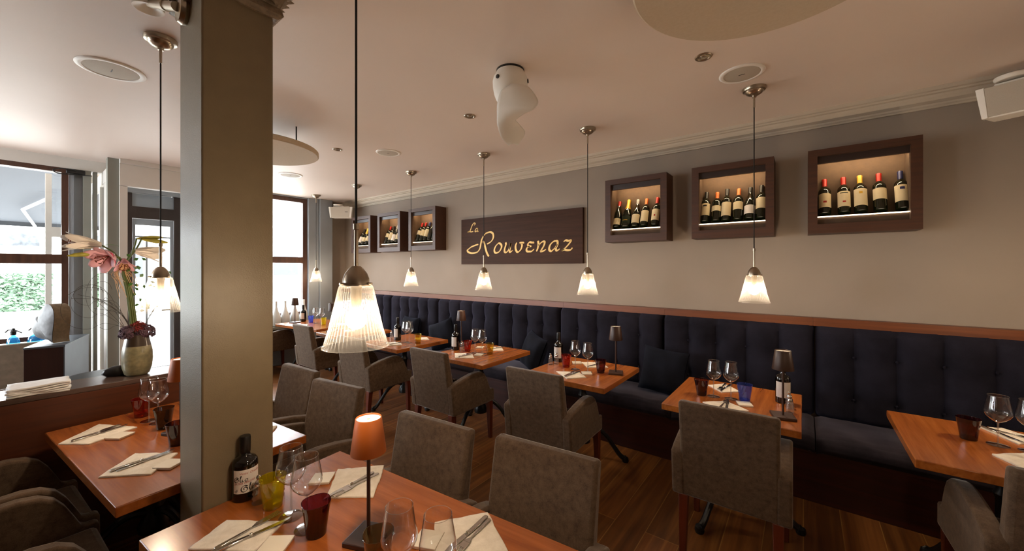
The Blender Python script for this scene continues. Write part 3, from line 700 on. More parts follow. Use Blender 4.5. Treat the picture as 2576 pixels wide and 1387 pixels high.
# pedestal with heart
PR = math.radians(-16.5)
pd = thing('pedestal', (-4.90, .245, 0), 'dark wooden pedestal with bluish side, carrying the heart', 'pedestal', rz=PR)
box(-.31, .31, -.10, .10, 0, .985).build('body', M['pedwood'], pd, smooth=False, bevel=.002)
box(-.305, .312, .10, .106, 0, .985).build('bluish_side', M['pedblue'], pd, smooth=False)
box(-.312, .312, -.102, .108, .985, 1.0).build('top_plate', M['pedblue'], pd, smooth=False, bevel=.001)
hs = []
for k in range(48):
    t = 2 * PI * k / 48; x = 16 * math.sin(t) ** 3; y = 13 * math.cos(t) - 5 * math.cos(2 * t) - 2 * math.cos(3 * t) - math.cos(4 * t)
    a = math.radians(38); hs.append(((x * math.cos(a) - y * math.sin(a)) * .0105, (x * math.sin(a) + y * math.cos(a)) * .0105))
zb = min(p[1] for p in hs); hs = [(p[0], p[1] - zb) for p in hs]
ht = thing('heart_sculpture', (-4.84, .17, 1.001), 'thick heart sculpture with silver face and raw wooden side on the pedestal', 'sculpture', rz=math.radians(20))
# local x: lateral axis of the face, local +y: into the thickness
MB().prism(hs, .0, .095, 'y').build('heart_body', M['heartside'], ht, bevel=.006)
def hface(u, vv):
    i = u * 48; k = int(i) % 48; q = i - int(i); a = hs[k]; b = hs[(k + 1) % 48]; cx, cz = -.01, .15
    px = a[0] + (b[0] - a[0]) * q; pz = a[1] + (b[1] - a[1]) * q
    s = 1 - .995 * vv
    return (cx + (px - cx) * s, -.003 - .03 * (1 - s ** 3), cz + (pz - cz) * s)
MB().grid(hface, 48, 8, True).build('silver_face', M['silver'], ht, angle=80)

# turquoise siphons on the window sill
def siphon(loc, label, s=1.0):
    o = thing('soda_siphon', loc, label, 'siphon bottle', 'turquoise siphons on the window sill')
    MB().lathe([(0, 0), (.052 * s, 0), (.056 * s, .02), (.056 * s, .10), (.045 * s, .135), (.02 * s, .16), (.018 * s, .17)], 24).build('glass_body', M['siphon'], o)
    z = .17
    m = MB().lathe([(0, z), (.02, z), (.022, z + .035), (.014, z + .045), (.012, z + .065), (0, z + .07)], 16)
    m.tube([(0, 0, z + .05), (.0, -.03, z + .055), (0, -.05, z + .03)], .006, 8).tube([(0, 0, z + .055), (0, .035, z + .03), (0, .055, z + .012)], .005, 8)
    m.build('siphon_head', M['dark'], o); return o
siphon((-6.33, .02, .752), 'small turquoise siphon bottle on the sill, farther from the heart', .8)
siphon((-6.34, .165, .752), 'turquoise siphon bottle on the sill right behind the heart', 1.1)
# round cafe table beyond the partition
o = thing('round_side_table', (-4.02, .42, 0), 'round black side table beyond the low partition', 'table')
MB().lathe([(0, .80), (.20, .80), (.205, .808), (.205, .822), (.20, .83), (0, .83)], 36).build('tabletop', M['tabletop_grey'], o)
MB().lathe([(0, 0), (.17, 0), (.17, .012), (.03, .03), (.025, .8), (0, .8)], 24).build('pedestal_base', M['iron'], o)
# bottle shaped vases on the far ledge
vprof = [(0, 0), (.048, 0), (.062, .02), (.068, .07), (.066, .14), (.052, .20), (.03, .255), (.019, .30), (.016, .36), (.018, .40), (.014, .402), (.012, .36), (0, .30)]
v0 = None
for y, lab in ((2.585, 'first white bottle vase of the window ledge, next to the pillar'), (2.72, 'second white bottle vase of the window ledge, counted from the pillar'), (2.865, 'third white bottle vase on the ledge, behind the small brown lamp'), (3.01, 'fourth white bottle vase on the ledge, behind the oil bottle')):
    if v0 is None: v0 = MB().lathe(vprof, 28).build('bottle_vase', M['porcelain'], None, angle=60); o = v0
    else: o = v0.copy(); C.objects.link(o)
    o.location = (-6.72, y, .661); tag(o, lab, 'vase', 'white bottle vases on the far ledge')

# ================================================================== wall sign
sg = thing('wall_sign', (0, 3.81, 0), 'long dark wooden sign with gilded script name on the greige wall', 'sign')
box(-3.79, -1.925, 0, .038, 1.648, 2.266).build('board', M['signwood'], sg, smooth=False, bevel=.002)
ST = [[(-3.547,2.175),(-3.527,2.189),(-3.535,2.205),(-3.555,2.203),(-3.579,2.179),(-3.598,2.145),(-3.617,2.108),(-3.639,2.093),(-3.67,2.09)],[(-3.662,2.091),(-3.635,2.096),(-3.598,2.089),(-3.561,2.095)],[(-3.478,2.126),(-3.502,2.131),(-3.522,2.11),(-3.527,2.094),(-3.513,2.087),(-3.491,2.103),(-3.476,2.127)],[(-3.476,2.127),(-3.486,2.097),(-3.478,2.089),(-3.465,2.092)],[(-3.469,1.915),(-3.531,1.902),(-3.598,1.883),(-3.643,1.859),(-3.67,1.841),(-3.654,1.816),(-3.605,1.801),(-3.546,1.8),(-3.494,1.809),(-3.462,1.83),(-3.436,1.867),(-3.422,1.925),(-3.408,1.973),(-3.376,2.022)],[(-3.372,2.024),(-3.337,2.052),(-3.288,2.065),(-3.246,2.065),(-3.212,2.042),(-3.205,2.0),(-3.226,1.959),(-3.267,1.93),(-3.316,1.913)],[(-3.383,1.956),(-3.362,1.923),(-3.344,1.869),(-3.323,1.81),(-3.302,1.773),(-3.281,1.751)],[(-3.124,1.914),(-3.165,1.879),(-3.188,1.833),(-3.178,1.799),(-3.145,1.793),(-3.105,1.81),(-3.071,1.855),(-3.071,1.891),(-3.098,1.913),(-3.124,1.914)],[(-3.006,1.919),(-2.996,1.898),(-3.016,1.843),(-3.019,1.808),(-3.0,1.794),(-2.967,1.811),(-2.935,1.856),(-2.919,1.911)],[(-2.919,1.911),(-2.932,1.841),(-2.939,1.806),(-2.923,1.798),(-2.891,1.819)],[(-2.825,1.912),(-2.844,1.873),(-2.841,1.828),(-2.822,1.798),(-2.798,1.797),(-2.761,1.831),(-2.746,1.874),(-2.755,1.904)],[(-2.785,1.907),(-2.749,1.909),(-2.713,1.905)],[(-2.577,1.891),(-2.581,1.903),(-2.602,1.904),(-2.631,1.91),(-2.653,1.894),(-2.657,1.876),(-2.638,1.862),(-2.606,1.86)],[(-2.631,1.859),(-2.664,1.847),(-2.679,1.82),(-2.668,1.8),(-2.638,1.797),(-2.602,1.8),(-2.566,1.826)],[(-2.513,1.921),(-2.506,1.897),(-2.506,1.868),(-2.517,1.827),(-2.535,1.795)],[(-2.503,1.862),(-2.478,1.89),(-2.444,1.909),(-2.42,1.906),(-2.42,1.882),(-2.437,1.848),(-2.461,1.814),(-2.471,1.795),(-2.433,1.799),(-2.399,1.818)],[(-2.265,1.911),(-2.302,1.901),(-2.338,1.871),(-2.355,1.834),(-2.352,1.805),(-2.328,1.793),(-2.305,1.807),(-2.272,1.834),(-2.246,1.87)],[(-2.265,1.911),(-2.244,1.9),(-2.246,1.859),(-2.265,1.825),(-2.262,1.803),(-2.246,1.799),(-2.213,1.818)],[(-2.165,1.895),(-2.136,1.911),(-2.105,1.904),(-2.061,1.913)],[(-2.061,1.912),(-2.099,1.865),(-2.146,1.822),(-2.191,1.794)],[(-2.189,1.793),(-2.155,1.805),(-2.111,1.798),(-2.074,1.803),(-2.052,1.824)]]
def stroke(mb, pts, wmin, wmax, nib, put, n=8):
    P = smoothpath([(a, b, 0) for a, b in pts], n); k = len(mb.v)
    for i, p in enumerate(P):
        t = P[min(i + 1, len(P) - 1)] - P[max(i - 1, 0)]; a = math.atan2(t.y, t.x); w = wmin + (wmax - wmin) * abs(math.sin(a - nib))
        e = min(i, len(P) - 1 - i); w *= min(1, .45 + e * .25); nx, ny = -math.sin(a) * w, math.cos(a) * w
        for sx in (1, -1):
            for d in (0, 1): mb.v.append(put(p.x + sx * nx, p.y + sx * ny, d))
    for i in range(len(P) - 1):
        a = k + 4 * i; b = a + 4
        for q in ((0, 2, 6, 4), (1, 5, 7, 3), (0, 4, 5, 1), (2, 3, 7, 6)): mb.f.append(tuple(a + j for j in q))
m = MB()
for k, s in enumerate(ST):
    small = k < 4
    stroke(m, s, .004 if small else .006, .009 if small else .0145, math.radians(35), lambda a, b, d: (a, -.0005 - .003 * d, b))
m.build('lettering', M['gilt'], sg, smooth=False)

# ================================================================== bottle cabinets
def bottle(kind, label, loc, rot, cap='cap_red', lab='label', lz=(.06, .15), emb=None, glassm='bottle', group=None, h=1.0):
    o = thing('wine_bottle', loc, label, 'bottle', group); o.rotation_euler = rot; o.scale = (1, 1, h)
    if kind == 'b': prof = [(0, .004), (.030, 0), (.0365, .004), (.0375, .012), (.0375, .195), (.035, .212), (.026, .228), (.0165, .238), (.0145, .25), (.0142, .298), (.0155, .30), (.0155, .306), (.0, .306)]
    elif kind == 'u': prof = [(0, .004), (.032, 0), (.039, .004), (.040, .012), (.040, .13), (.037, .16), (.028, .20), (.0185, .235), (.0148, .26), (.0142, .30), (.0155, .302), (.0155, .308), (0, .308)]
    else: prof = [(0, .004), (.036, 0), (.043, .004), (.044, .012), (.044, .13), (.040, .165), (.029, .21), (.0185, .25), (.0165, .29), (.018, .305), (.018, .315), (0, .317)]
    MB().lathe(prof, 28).build('body', M[glassm], o, angle=50)
    rb = max(p[0] for p in prof)
    if lz: MB().patch(rb + .0006, lz[0], lz[1], math.radians(-165), math.radians(-15), 14).build('paper_label', M[lab], o)
    if kind == 'c': cp = [(.030, .207), (.0195, .25), (.0178, .29), (.0192, .305), (.0192, .317), (0, .319)]
    else: cp = [(.0158, .243), (.0156, .295), (.0167, .30), (.0167, .3085), (0, .3095)]
    MB().lathe(cp, 20).build('foil_capsule', M[cap], o)
    if emb:
        for (c, ez, ew, eh) in emb: MB().patch(rb + .0012, ez - eh / 2, ez + eh / 2, -PI / 2 - ew / 2 / rb, -PI / 2 + ew / 2 / rb, 4).build('printed_emblem', M[c], o)
    return o
def cabinet(x0, x1, label, zb=1.856, zt=2.478, yf=3.64):
    o = thing('bottle_cabinet', (0, 0, 0), label, 'cabinet', 'lit bottle cabinets on the greige wall')
    t = .068; zi, zo = zb + t, zt - .05
    m = MB()   # frame tube with mitred front, deep outer box
    F = [(x0, zb), (x1, zb), (x1, zt), (x0, zt)]; I = [(x0 + t - .012, zb + t), (x1 - t + .012, zb + t), (x1 - t + .012, zo), (x0 + t - .012, zo)]
    vs = [(a, yf, b) for a, b in F] + [(a, yf, b) for a, b in I] + [(a, YW - .001, b) for a, b in F] + [(a, yf + .022, b) for a, b in I]
    fs = [(i, (i + 1) % 4, 4 + (i + 1) % 4, 4 + i) for i in range(4)] + [(i, 8 + i, 8 + (i + 1) % 4, (i + 1) % 4) for i in range(4)] + [(4 + i, 4 + (i + 1) % 4, 12 + (i + 1) % 4, 12 + i) for i in range(4)]
    m.add(vs, fs).build('frame', M['cabwood'], o, smooth=False)
    xa, xb = x0 + t - .012, x1 - t + .012
    b = MB().box(xa, xb, YW - .012, YW - .002, zi, zo).box(xa - .014, xa, yf + .022, YW - .002, zi, zo).box(xb, xb + .014, yf + .022, YW - .002, zi, zo).box(xa, xb, yf + .022, YW - .012, zi - .014, zi).box(xa, xb, yf + .022, YW - .012, zo, zo + .014)
    b.build('lining', M['cabin'], o, smooth=False)
    MB().box(xa, xb, yf + .05, YW - .013, zi + .052, zi + .060).box(xa, xb, yf + .048, yf + .06, zi, zi + .052).build('shelf', M['cabin'], o, smooth=False)
    box(xa, xb, yf + .040, yf + .0475, zi + .053, zi + .0605).build('shelf_edge_light', M['ledge'], o, smooth=False)
    MB().box(xa, xb, yf + .03, yf + .055, zo - .05, zo).build('light_pelmet', M['darkwood'], o, smooth=False)
    box(xa + .01, xb - .01, yf + .0555, yf + .066, zo - .025, zo - .006).build('top_light_strip', M['led'], o, smooth=False)
    return zi + .060
tilt = (math.radians(-20), 0, 0)
def fill(xs, zsh, specs, where, grp):
    ords = ['first', 'second', 'third', 'fourth', 'fifth', 'sixth']
    for i, (x, sp) in enumerate(zip(xs, specs)):
        kind, cap, lab, lz, emb, desc = sp[:6]; h = sp[6] if len(sp) > 6 else .97
        bottle(kind, f'{desc}, {ords[i]} from left in {where}', (x, 3.722, zsh + .0145), tilt, cap, lab, lz, emb, group=grp, h=h)
z = cabinet(.028, .627, 'large-looking bottle cabinet nearest the viewer with five widely spaced bottles')
fill((.13, .24, .332, .434, .545), z, (
    ('b', 'cap_red', 'label', (.05, .17), [('cap_red', .095, .020, .016)], 'red-capped bottle with red square on label'),
    ('b', 'cap_red', 'label', (.045, .175), [('cap_red', .085, .018, .012), ('cap_darkgreen', .16, .045, .008)], 'red-capped wine bottle with red oval on label'),
    ('b', 'cap_gold', 'label', (.045, .185), [('cap_gold', .15, .018, .018)], 'gold-capped wine bottle with gold square on label'),
    ('b', 'cap_red', 'label', (.085, .175), None, 'red-capped wine bottle with plain low label'),
    ('b', 'cap_blue', 'label', (.055, .185), [('cap_blue', .158, .024, .02)], 'blue-capped wine bottle with dark oval on label')), 'the nearest cabinet', 'wine bottles in the nearest cabinet')
z = cabinet(-.783, -.184, 'bottle cabinet behind the long lamp cord with six bottles')
fill((-.695, -.607, -.531, -.443, -.357, -.277), z, (
    ('b', 'cap_black', 'label', (.06, .18), [('cap_black', .155, .03, .016)], 'black-capped bottle with long pale label'),
    ('b', 'cap_orange', 'label', (.10, .155), None, 'orange-capped bottle with short label', .93),
    ('b', 'cap_black', 'label', (.04, .17), None, 'black-necked bottle with tall plain label', 1.0),
    ('b', 'cap_orange', 'label', (.095, .17), None, 'copper-capped bottle with green glass shoulder', .97),
    ('u', 'cap_black', 'labelwhite', (.045, .125), None, 'dark sloping bottle with white label'),
    ('b', 'cap_black', 'label', (.085, .185), None, 'black-capped bottle with high broad label', 1.0)), 'the cord-crossed cabinet', 'wine bottles in the middle cabinet')
z = cabinet(-1.591, -.995, 'bottle cabinet nearest the wooden sign with five bottles')
fill((-1.508, -1.412, -1.318, -1.232, -1.128), z, (
    ('u', 'cap_red', 'label', (.03, .10), None, 'red-capped slender bottle'),
    ('c', 'cap_gold', 'cap_darkgreen', (.04, .12), [('cap_gold', .07, .05, .006)], 'gold-foiled sparkling bottle', .97),
    ('u', 'cap_silver', 'label', (.035, .13), None, 'silver-necked bottle'),
    ('b', 'cap_orange', 'label', (.045, .165), None, 'copper-capped bottle'),
    ('b', 'cap_red', 'label', (.05, .17), [('cap_red', .10, .012, .02)], 'red-capped bottle with small red mark')), 'the cabinet beside the sign', 'wine bottles in the cabinet right of the sign')
z = cabinet(-4.735, -4.138, 'bottle cabinet directly left of the wooden sign')
fill((-4.70 + .07, -4.545, -4.455, -4.355, -4.262), z, (
    ('b', 'cap_red', 'label', (.10, .17), None, 'red-capped dark bottle'),
    ('b', 'cap_red', 'label', (.08, .18), None, 'red-capped bottle with pale label'),
    ('b', 'cap_blue', 'label', (.06, .18), None, 'blue-capped bottle'),
    ('c', 'cap_darkgreen', None, None, None, 'dark green sparkling bottle'),
    ('c', 'cap_gold', 'cap_darkgreen', (.04, .12), None, 'gold-foiled sparkling bottle')), 'the first cabinet beyond the sign', 'wine bottles in the cabinet left of the sign')
z = cabinet(-5.54, -4.945, 'middle one of the three small-looking bottle cabinets beyond the sign')
fill((-5.43, -5.335, -5.24, -5.14, -5.05), z, (
    ('b', 'cap_red', 'label', (.10, .17), None, 'red-capped bottle with two labels'),
    ('b', 'cap_black', 'label', (.05, .18), None, 'black-capped bottle with long label'),
    ('u', 'cap_silver', 'labelwhite', (.03, .14), None, 'grey-labelled bottle'),
    ('b', 'cap_orange', 'label', (.05, .15), None, 'orange-capped bottle'),
    ('b', 'cap_black', 'label', (.05, .15), None, 'half hidden black-capped bottle')), 'the middle far cabinet', 'wine bottles in the middle far cabinet')
z = cabinet(-6.325, -5.745, 'bottle cabinet in the far corner beside the white speaker, crossed by lamp rod')
fill((-6.20, -6.09, -5.99, -5.88), z, (
    ('b', 'cap_black', 'labelwhite', (.04, .15), None, 'shadowed pale-labelled bottle'),
    ('c', 'cap_gold', 'label', (.05, .13), None, 'gold-foiled bottle'),
    ('b', 'cap_black', 'label', (.06, .15), None, 'black-capped bottle'),
    ('b', 'cap_silver', 'labelwhite', (.05, .17), None, 'silver-capped bottle')), 'the far corner cabinet', 'wine bottles in the far corner cabinet')
for x, lab in ((-1.30, 'thin black wire ends curling above the cabinet next to the sign'), (.33, 'thin black wire ends curling above the nearest cabinet')):
    o = MB().tube(smoothpath([(-.05, 0, -.005), (0, -.01, .012), (.05, -.02, .022), (.07, -.01, .012), (.04, 0, .006)], 6), .0022, 5).tube(smoothpath([(-.1, 0, .0), (-.04, -.01, .008), (.02, 0, .002)], 6), .0018, 5).build('cabinet_wire', M['cord']); o.location = (x, 3.78, 2.484); tag(o, lab, 'wire')
# white box speakers hung in the room corners
def wall_speaker(loc, rz, label):
    w, h, d = .42, .19, .13
    o = thing('wall_speaker', loc, label, 'speaker', 'white wall speakers', rz)   # origin: centre of the front face
    MB().hexa([(-w / 2 + .03, .004, -h / 2), (w / 2 - .03, .004, -h / 2), (w / 2 - .05, d, -h / 2), (-w / 2 + .05, d, -h / 2), (-w / 2 + .012, .0, h / 2), (w / 2 - .012, .0, h / 2), (w / 2 - .04, d, h / 2), (-w / 2 + .04, d, h / 2)]).build('body', M['plastic'], o, bevel=.006)
    MB().hexa([(-w / 2 + .052, -.006, -h / 2 + .008), (w / 2 - .052, -.006, -h / 2 + .008), (w / 2 - .052, .003, -h / 2 + .008), (-w / 2 + .052, .003, -h / 2 + .008), (-w / 2 + .036, -.01, h / 2 - .006), (w / 2 - .036, -.01, h / 2 - .006), (w / 2 - .036, -.001, h / 2 - .006), (-w / 2 + .036, -.001, h / 2 - .006)]).build('front_grille', M['grille'], o, bevel=.002)
    for sx in (-1, 1):
        MB().hexa([(sx * (w / 2 - .026), -.004, -h / 2), (sx * (w / 2 - .052), -.008, -h / 2), (sx * (w / 2 - .052), .01, -h / 2), (sx * (w / 2 - .03), .03, -h / 2), (sx * (w / 2), -.006, h / 2), (sx * (w / 2 - .036), -.012, h / 2), (sx * (w / 2 - .036), .01, h / 2), (sx * (w / 2 - .004), .03, h / 2)]).build('side_cap', M['rimwhite'], o, bevel=.002)
    box(.08, .13, -.0115, -.006, .0, .008).build('maker_plate', M['dark'], o, smooth=False)
    MB().box(-.14, .14, .02, .12, h / 2 + .001, h / 2 + .014).box(-.02, .02, .05, .09, h / 2 + .014, h / 2 + .03).lathe([(0, .10), (.07, .10), (.08, .115), (.08, .125), (0, .125)], 24, -.07, .06, .02).build('bracket', M['plastic'], o, bevel=.003)
    return o
wall_speaker((-6.47, 3.52, 2.575), math.radians(37), 'white box speaker in the far corner below the cornice')
wall_speaker((1.045, 3.565, 2.61), math.radians(-24), 'white box speaker high on the wall, cut by the frame edge')
# ================================================================== pendants
def make_pendant(label, group):
    o = thing('pendant_lamp', (0, 0, CEIL), label, 'pendant lamp', group)
    Z = lambda z: z - CEIL
    MB().lathe([(0, -.062), (.012, -.062), (.014, -.05), (.03, -.046), (.048, -.034), (.054, -.022), (.066, -.018), (.070, -.008), (.070, 0), (0, 0)], 36).lathe([(.0, -.13), (.0065, -.13), (.0065, -.06), (.0, -.06)], 12).build('canopy', M['bronze'], o)
    MB().tube([(0, 0, -.13), (0, 0, Z(1.715))], .0035, 8).build('cord', M['cord'], o)
    MB().lathe([(0, Z(1.595)), (.0062, Z(1.595)), (.0062, Z(1.712)), (.0085, Z(1.714)), (.0085, Z(1.73)), (0, Z(1.732))], 14).build('rod', M['bronze'], o)
    m = MB().lathe([(.0, Z(1.606)), (.012, Z(1.605)), (.02, Z(1.598)), (.031, Z(1.583)), (.037, Z(1.566)), (.038, Z(1.553)), (.041, Z(1.551)), (.041, Z(1.545)), (0, Z(1.545))], 32)
    for k in range(3):
        a = k * 2 * PI / 3 + .5; m.tube([(.036 * math.cos(a), .036 * math.sin(a), Z(1.553)), (.05 * math.cos(a), .05 * math.sin(a), Z(1.553))], .004, 8)
    m.build('shade_cap', M['bronze'], o)
    prof = [(.0385, Z(1.549)), (.0465, Z(1.546)), (.0495, Z(1.535)), (.0565, Z(1.50)), (.0655, Z(1.46)), (.0745, Z(1.42)), (.0835, Z(1.39)), (.0885, Z(1.376)), (.0935, Z(1.371)), (.0935, Z(1.367))]
    MB().lathe(prof, 288, mod=lambda a, z: 1 + (.022 * math.cos(48 * a) if Z(1.38) < z < Z(1.54) else 0)).build('glass_shade', M['shade'], o, angle=80)
    b = MB().sphere((0, 0, Z(1.448)), .03, 18, 12); b.build('bulb', M['bulb'], o)
    MB().lathe([(0, Z(1.475)), (.014, Z(1.475)), (.016, Z(1.545)), (0, Z(1.545))], 14).build('bulb_socket', M['socket'], o)
    return o
GP = 'ribbed glass pendant lamps'
pe = make_pendant('ribbed glass pendant hanging closest to the viewer, by far the biggest shade', GP)
pe.location = (-1.055, .622, CEIL)
for x, y, lab in ((-2.700, .482, 'ribbed glass pendant hanging in front of the lily vase, left of the pillar'),
                  (-.264, 3.04, 'ribbed glass pendant whose cord crosses the six-bottle cabinet'),
                  (-1.493, 3.046, 'ribbed glass pendant hanging just past the right end of the wooden sign'),
                  (-2.700, 3.05, 'ribbed glass pendant whose cord crosses the wooden name sign'),
                  (-3.935, 3.065, 'ribbed glass pendant whose cord crosses the cabinet directly left of the sign'),
                  (-5.19, 3.07, 'ribbed glass pendant almost wholly hidden behind the nearest pendant'),
                  (.59, .66, 'added ribbed glass pendant of the middle row, unseen beside the viewer'),  # four unseen pendants added along the rows to warm this end
                  (2.15, .70, 'added ribbed glass pendant of the middle row, unseen at the end wall'),
                  (.97, 3.04, 'added ribbed glass pendant over the cropped wall table, outside the view'),
                  (2.15, 3.04, 'added ribbed glass pendant of the wall row, outside the view'),
                  (-6.44, 3.082, 'ribbed glass pendant hanging before the grey pilaster by the far window')):
    dup(pe, (x, y, CEIL), 0, lab, GP)

# ================================================================== ceiling fittings
def ceiling_speaker(x, y, r, label, src=[None]):
    if src[0] is None:
        o = thing('ceiling_speaker', (x, y, CEIL), label, 'speaker', 'round ceiling speakers'); src[0] = o
        MB().lathe([(.104, -.006), (.108, -.0085), (.125, -.007), (.130, -.003), (.130, .0), (.104, 0)], 48).build('rim', M['rimwhite'], o, angle=60)
        MB().lathe([(0, -.0075), (.09, -.007), (.1045, -.005), (.1045, -.001)], 48).build('grille', M['grille'], o)
        box(-.018, .018, -.002, .002, -.0088, -.007).build('maker_plate', M['dark'], o, smooth=False)
    else: o = dup(src[0], (x, y, CEIL), 0, label)
    o.scale = (r / .13, r / .13, 1)
ceiling_speaker(-3.356, .376, .155, 'round white ceiling speaker left of the pillar')
ceiling_speaker(-.305, 2.76, .125, 'round ceiling speaker beside the pendant of the six-bottle cabinet')
ceiling_speaker(-3.465, 2.407, .125, 'round ceiling speaker between the long cord and the ceiling fan')
ceiling_speaker(-5.306, 2.212, .14, 'small-looking round ceiling speaker below the left felt disc')
dl0 = None
for x, y, lab in ((-.455, 2.409, 'recessed downlight nearest the large felt disc'), (-2.114, 2.22, 'recessed downlight beside the white ceiling fan'), (-3.785, 2.027, 'recessed downlight between the left felt disc and the long cord')):
    if dl0 is None:
        dl0 = thing('recessed_downlight', (x, y, CEIL), lab, 'downlight', 'recessed ceiling downlights')
        MB().lathe([(.030, -.001), (.034, -.006), (.043, -.006), (.047, -.002), (.047, 0)], 32).build('rim', M['bronze'], dl0)
        MB().lathe([(0, -.003), (.016, -.0035), (.018, -.001), (.031, -.0012)], 24).build('reflector', M['steelcut'], dl0)
    else: dup(dl0, (x, y, CEIL), 0, lab)
def felt_disc(x, y, z, r, label):
    o = thing('acoustic_disc', (x, y, z), label, 'ceiling panel')
    MB().lathe([(0, 0), (r - .008, 0), (r, .006), (r, .038), (r - .006, .044), (0, .044)], 96).build('felt_panel', M['disc'], o)
    for k in range(4):
        a = k * PI / 2 + .6; MB().tube([(r * .72 * math.cos(a), r * .72 * math.sin(a), .044), (r * .72 * math.cos(a), r * .72 * math.sin(a), CEIL - z)], .006, 8).build('hanger', M['dark'], o)
felt_disc(-.085, 1.625, 2.675, .475, 'large round felt disc hung under the ceiling at the top edge of the view')
felt_disc(-3.73, 1.30, 2.60, .46, 'round felt disc hung under the ceiling, partly behind the pillar')
# ceiling fan with one curled blade
fan = thing('ceiling_fan', (-1.43, 1.86, CEIL), 'white ceiling fan with one curled blade in the middle of the ceiling', 'fan', rz=math.radians(37.3))
MB().lathe([(.085, -.012), (.092, -.03), (.102, -.045), (.108, -.07), (.106, -.11), (.098, -.15), (.086, -.18), (.07, -.205), (0, -.215)], 40).build('motor_housing', M['plastic'], fan, angle=60)
MB().lathe([(.06, 0), (.086, 0), (.086, -.009), (.08, -.012), (0, -.012)], 32).build('ceiling_plate', M['dark'], fan)
for a in (-PI / 2 - .75, -PI / 2 + 1.35, PI / 2):
    m = MB().lathe([(0, 0), (.012, 0), (.0125, .006), (0, .008)], 16); m.xf(Matrix.Translation((.1065 * math.cos(a), .1065 * math.sin(a), -.075)) @ Vector((math.cos(a), math.sin(a), 0)).to_track_quat('Z', 'Y').to_matrix().to_4x4()).build('vent_hole', M['dark'], fan)
Lc = smoothpath([(.0, -.115, -.150), (-.052, -.13, -.190), (-.073, -.12, -.255), (-.076, -.09, -.305), (-.075, -.05, -.36), (-.053, -.01, -.42), (-.01, .02, -.452)], 8)
Rc = smoothpath([(.03, -.12, -.150), (.10, -.15, -.172), (.158, -.17, -.262), (.135, -.16, -.302)], 8)[:-1] + smoothpath([(.135, -.16, -.302), (.075, -.12, -.312), (.028, -.07, -.328)], 6)[:-1] + smoothpath([(.028, -.07, -.328), (.062, .0, -.338), (.088, .05, -.368), (.04, .05, -.44)], 8)
def blade(u, vv):
    def at(P):
        i = u * (len(P) - 1); k = min(int(i), len(P) - 2); return P[k].lerp(P[k + 1], i - k)
    p = at(Lc).lerp(at(Rc), vv)
    return (p.x, p.y - .022 * math.sin(PI * vv), p.z)
MB().grid(blade, 48, 14).build('blade', M['plastic'], fan, solid=.012, angle=80)
MB().lathe([(0, -.20), (.045, -.20), (.05, -.23), (.045, -.28), (0, -.30)], 24, .0, -.03).build('hub', M['plastic'], fan)

# ================================================================== table lamps
def make_lamp(label, body, group, foot='lampdark'):
    o = thing('table_lamp', (0, 0, .75), label, 'table lamp', group)
    box(-.055, .055, -.055, .055, 0, .016).build('base', M[foot], o, bevel=.003)
    MB().lathe([(0, .016), (.0058, .016), (.0058, .30), (0, .30)], 14).build('stem', M[foot], o)
    MB().lathe([(.053, .272), (.0535, .274), (.0395, .378), (.038, .381), (.036, .3795), (.0505, .274), (.05, .272)], 48).build('lamp_shade', M[body], o)
    MB().lathe([(0, .376), (.0368, .376), (.0372, .372), (0, .368)], 40).build('diffuser', M['opal'], o)
    MB().lathe([(0, .3775), (.0045, .3775), (.005, .376), (0, .376)], 12).build('touch_button', M['grille'], o)
    return o
GL = 'cordless table lamps'
lp = make_lamp('terracotta table lamp with cream top on the front table', 'lamplit', GL)
lp.location = (-1.084, .681, .75); lp.rotation_euler = (0, 0, math.radians(22))
o = dup(lp, (-2.56, .535, .75), .5, 'terracotta table lamp cut by the pillar edge, on the partition table', GL)
ld = make_lamp('dark brown table lamp at the chair side of the blue tumbler table', 'lampdark', GL)
ld.location = (-.092, 2.66, .75); ld.rotation_euler = (0, 0, math.radians(14))
for x, y, lab in ((-1.197, 2.945, 'dark brown table lamp at the corner of the red and purple tumbler table'), (-2.985, 3.0, 'dark brown table lamp behind the oil bottle, above a red tumbler'), (-4.99, 2.60, 'dark brown table lamp peeking out left of the big hanging shade'), (-6.24, 2.665, 'dark brown table lamp on the window table before the white vases')):
    dup(ld, (x, y, .75), math.radians(20), lab, GL)

# ================================================================== table ware
def make_wineglass():
    o = thing('wine_glass', (0, 0, .75), 'x', 'wine glass', 'stemmed wine glasses')
    MB().lathe([(.0042, .108), (.012, .112), (.026, .122), (.040, .138), (.0465, .152), (.0465, .162), (.0435, .180), (.0395, .203), (.0365, .222), (.0345, .236)], 48).build('bowl', M['clear'], o, angle=80)
    MB().lathe([(.0345, .236), (.0352, .2368), (.0345, .2376), (.0338, .2368), (.0345, .236)], 48).build('rim', M['crystal'], o)
    MB().lathe([(.0045, .004), (.0038, .012), (.0034, .05), (.0036, .10), (.0044, .109)], 12).build('stem', M['crystal'], o)
    MB().lathe([(0, .0052), (.006, .0048), (.020, .0028), (.036, .0014), (.0375, .0007), (.036, .0), (0, 0)], 40).build('foot', M['clear'], o)
    return o
wg = make_wineglass(); wg_used = [False]
def wineglass(x, y, lab):
    if not wg_used[0]: wg_used[0] = True; wg.location = (x, y, .75); wg['label'] = lab
    else: dup(wg, (x, y, .75), R.uniform(0, 6), lab)
tum = {}
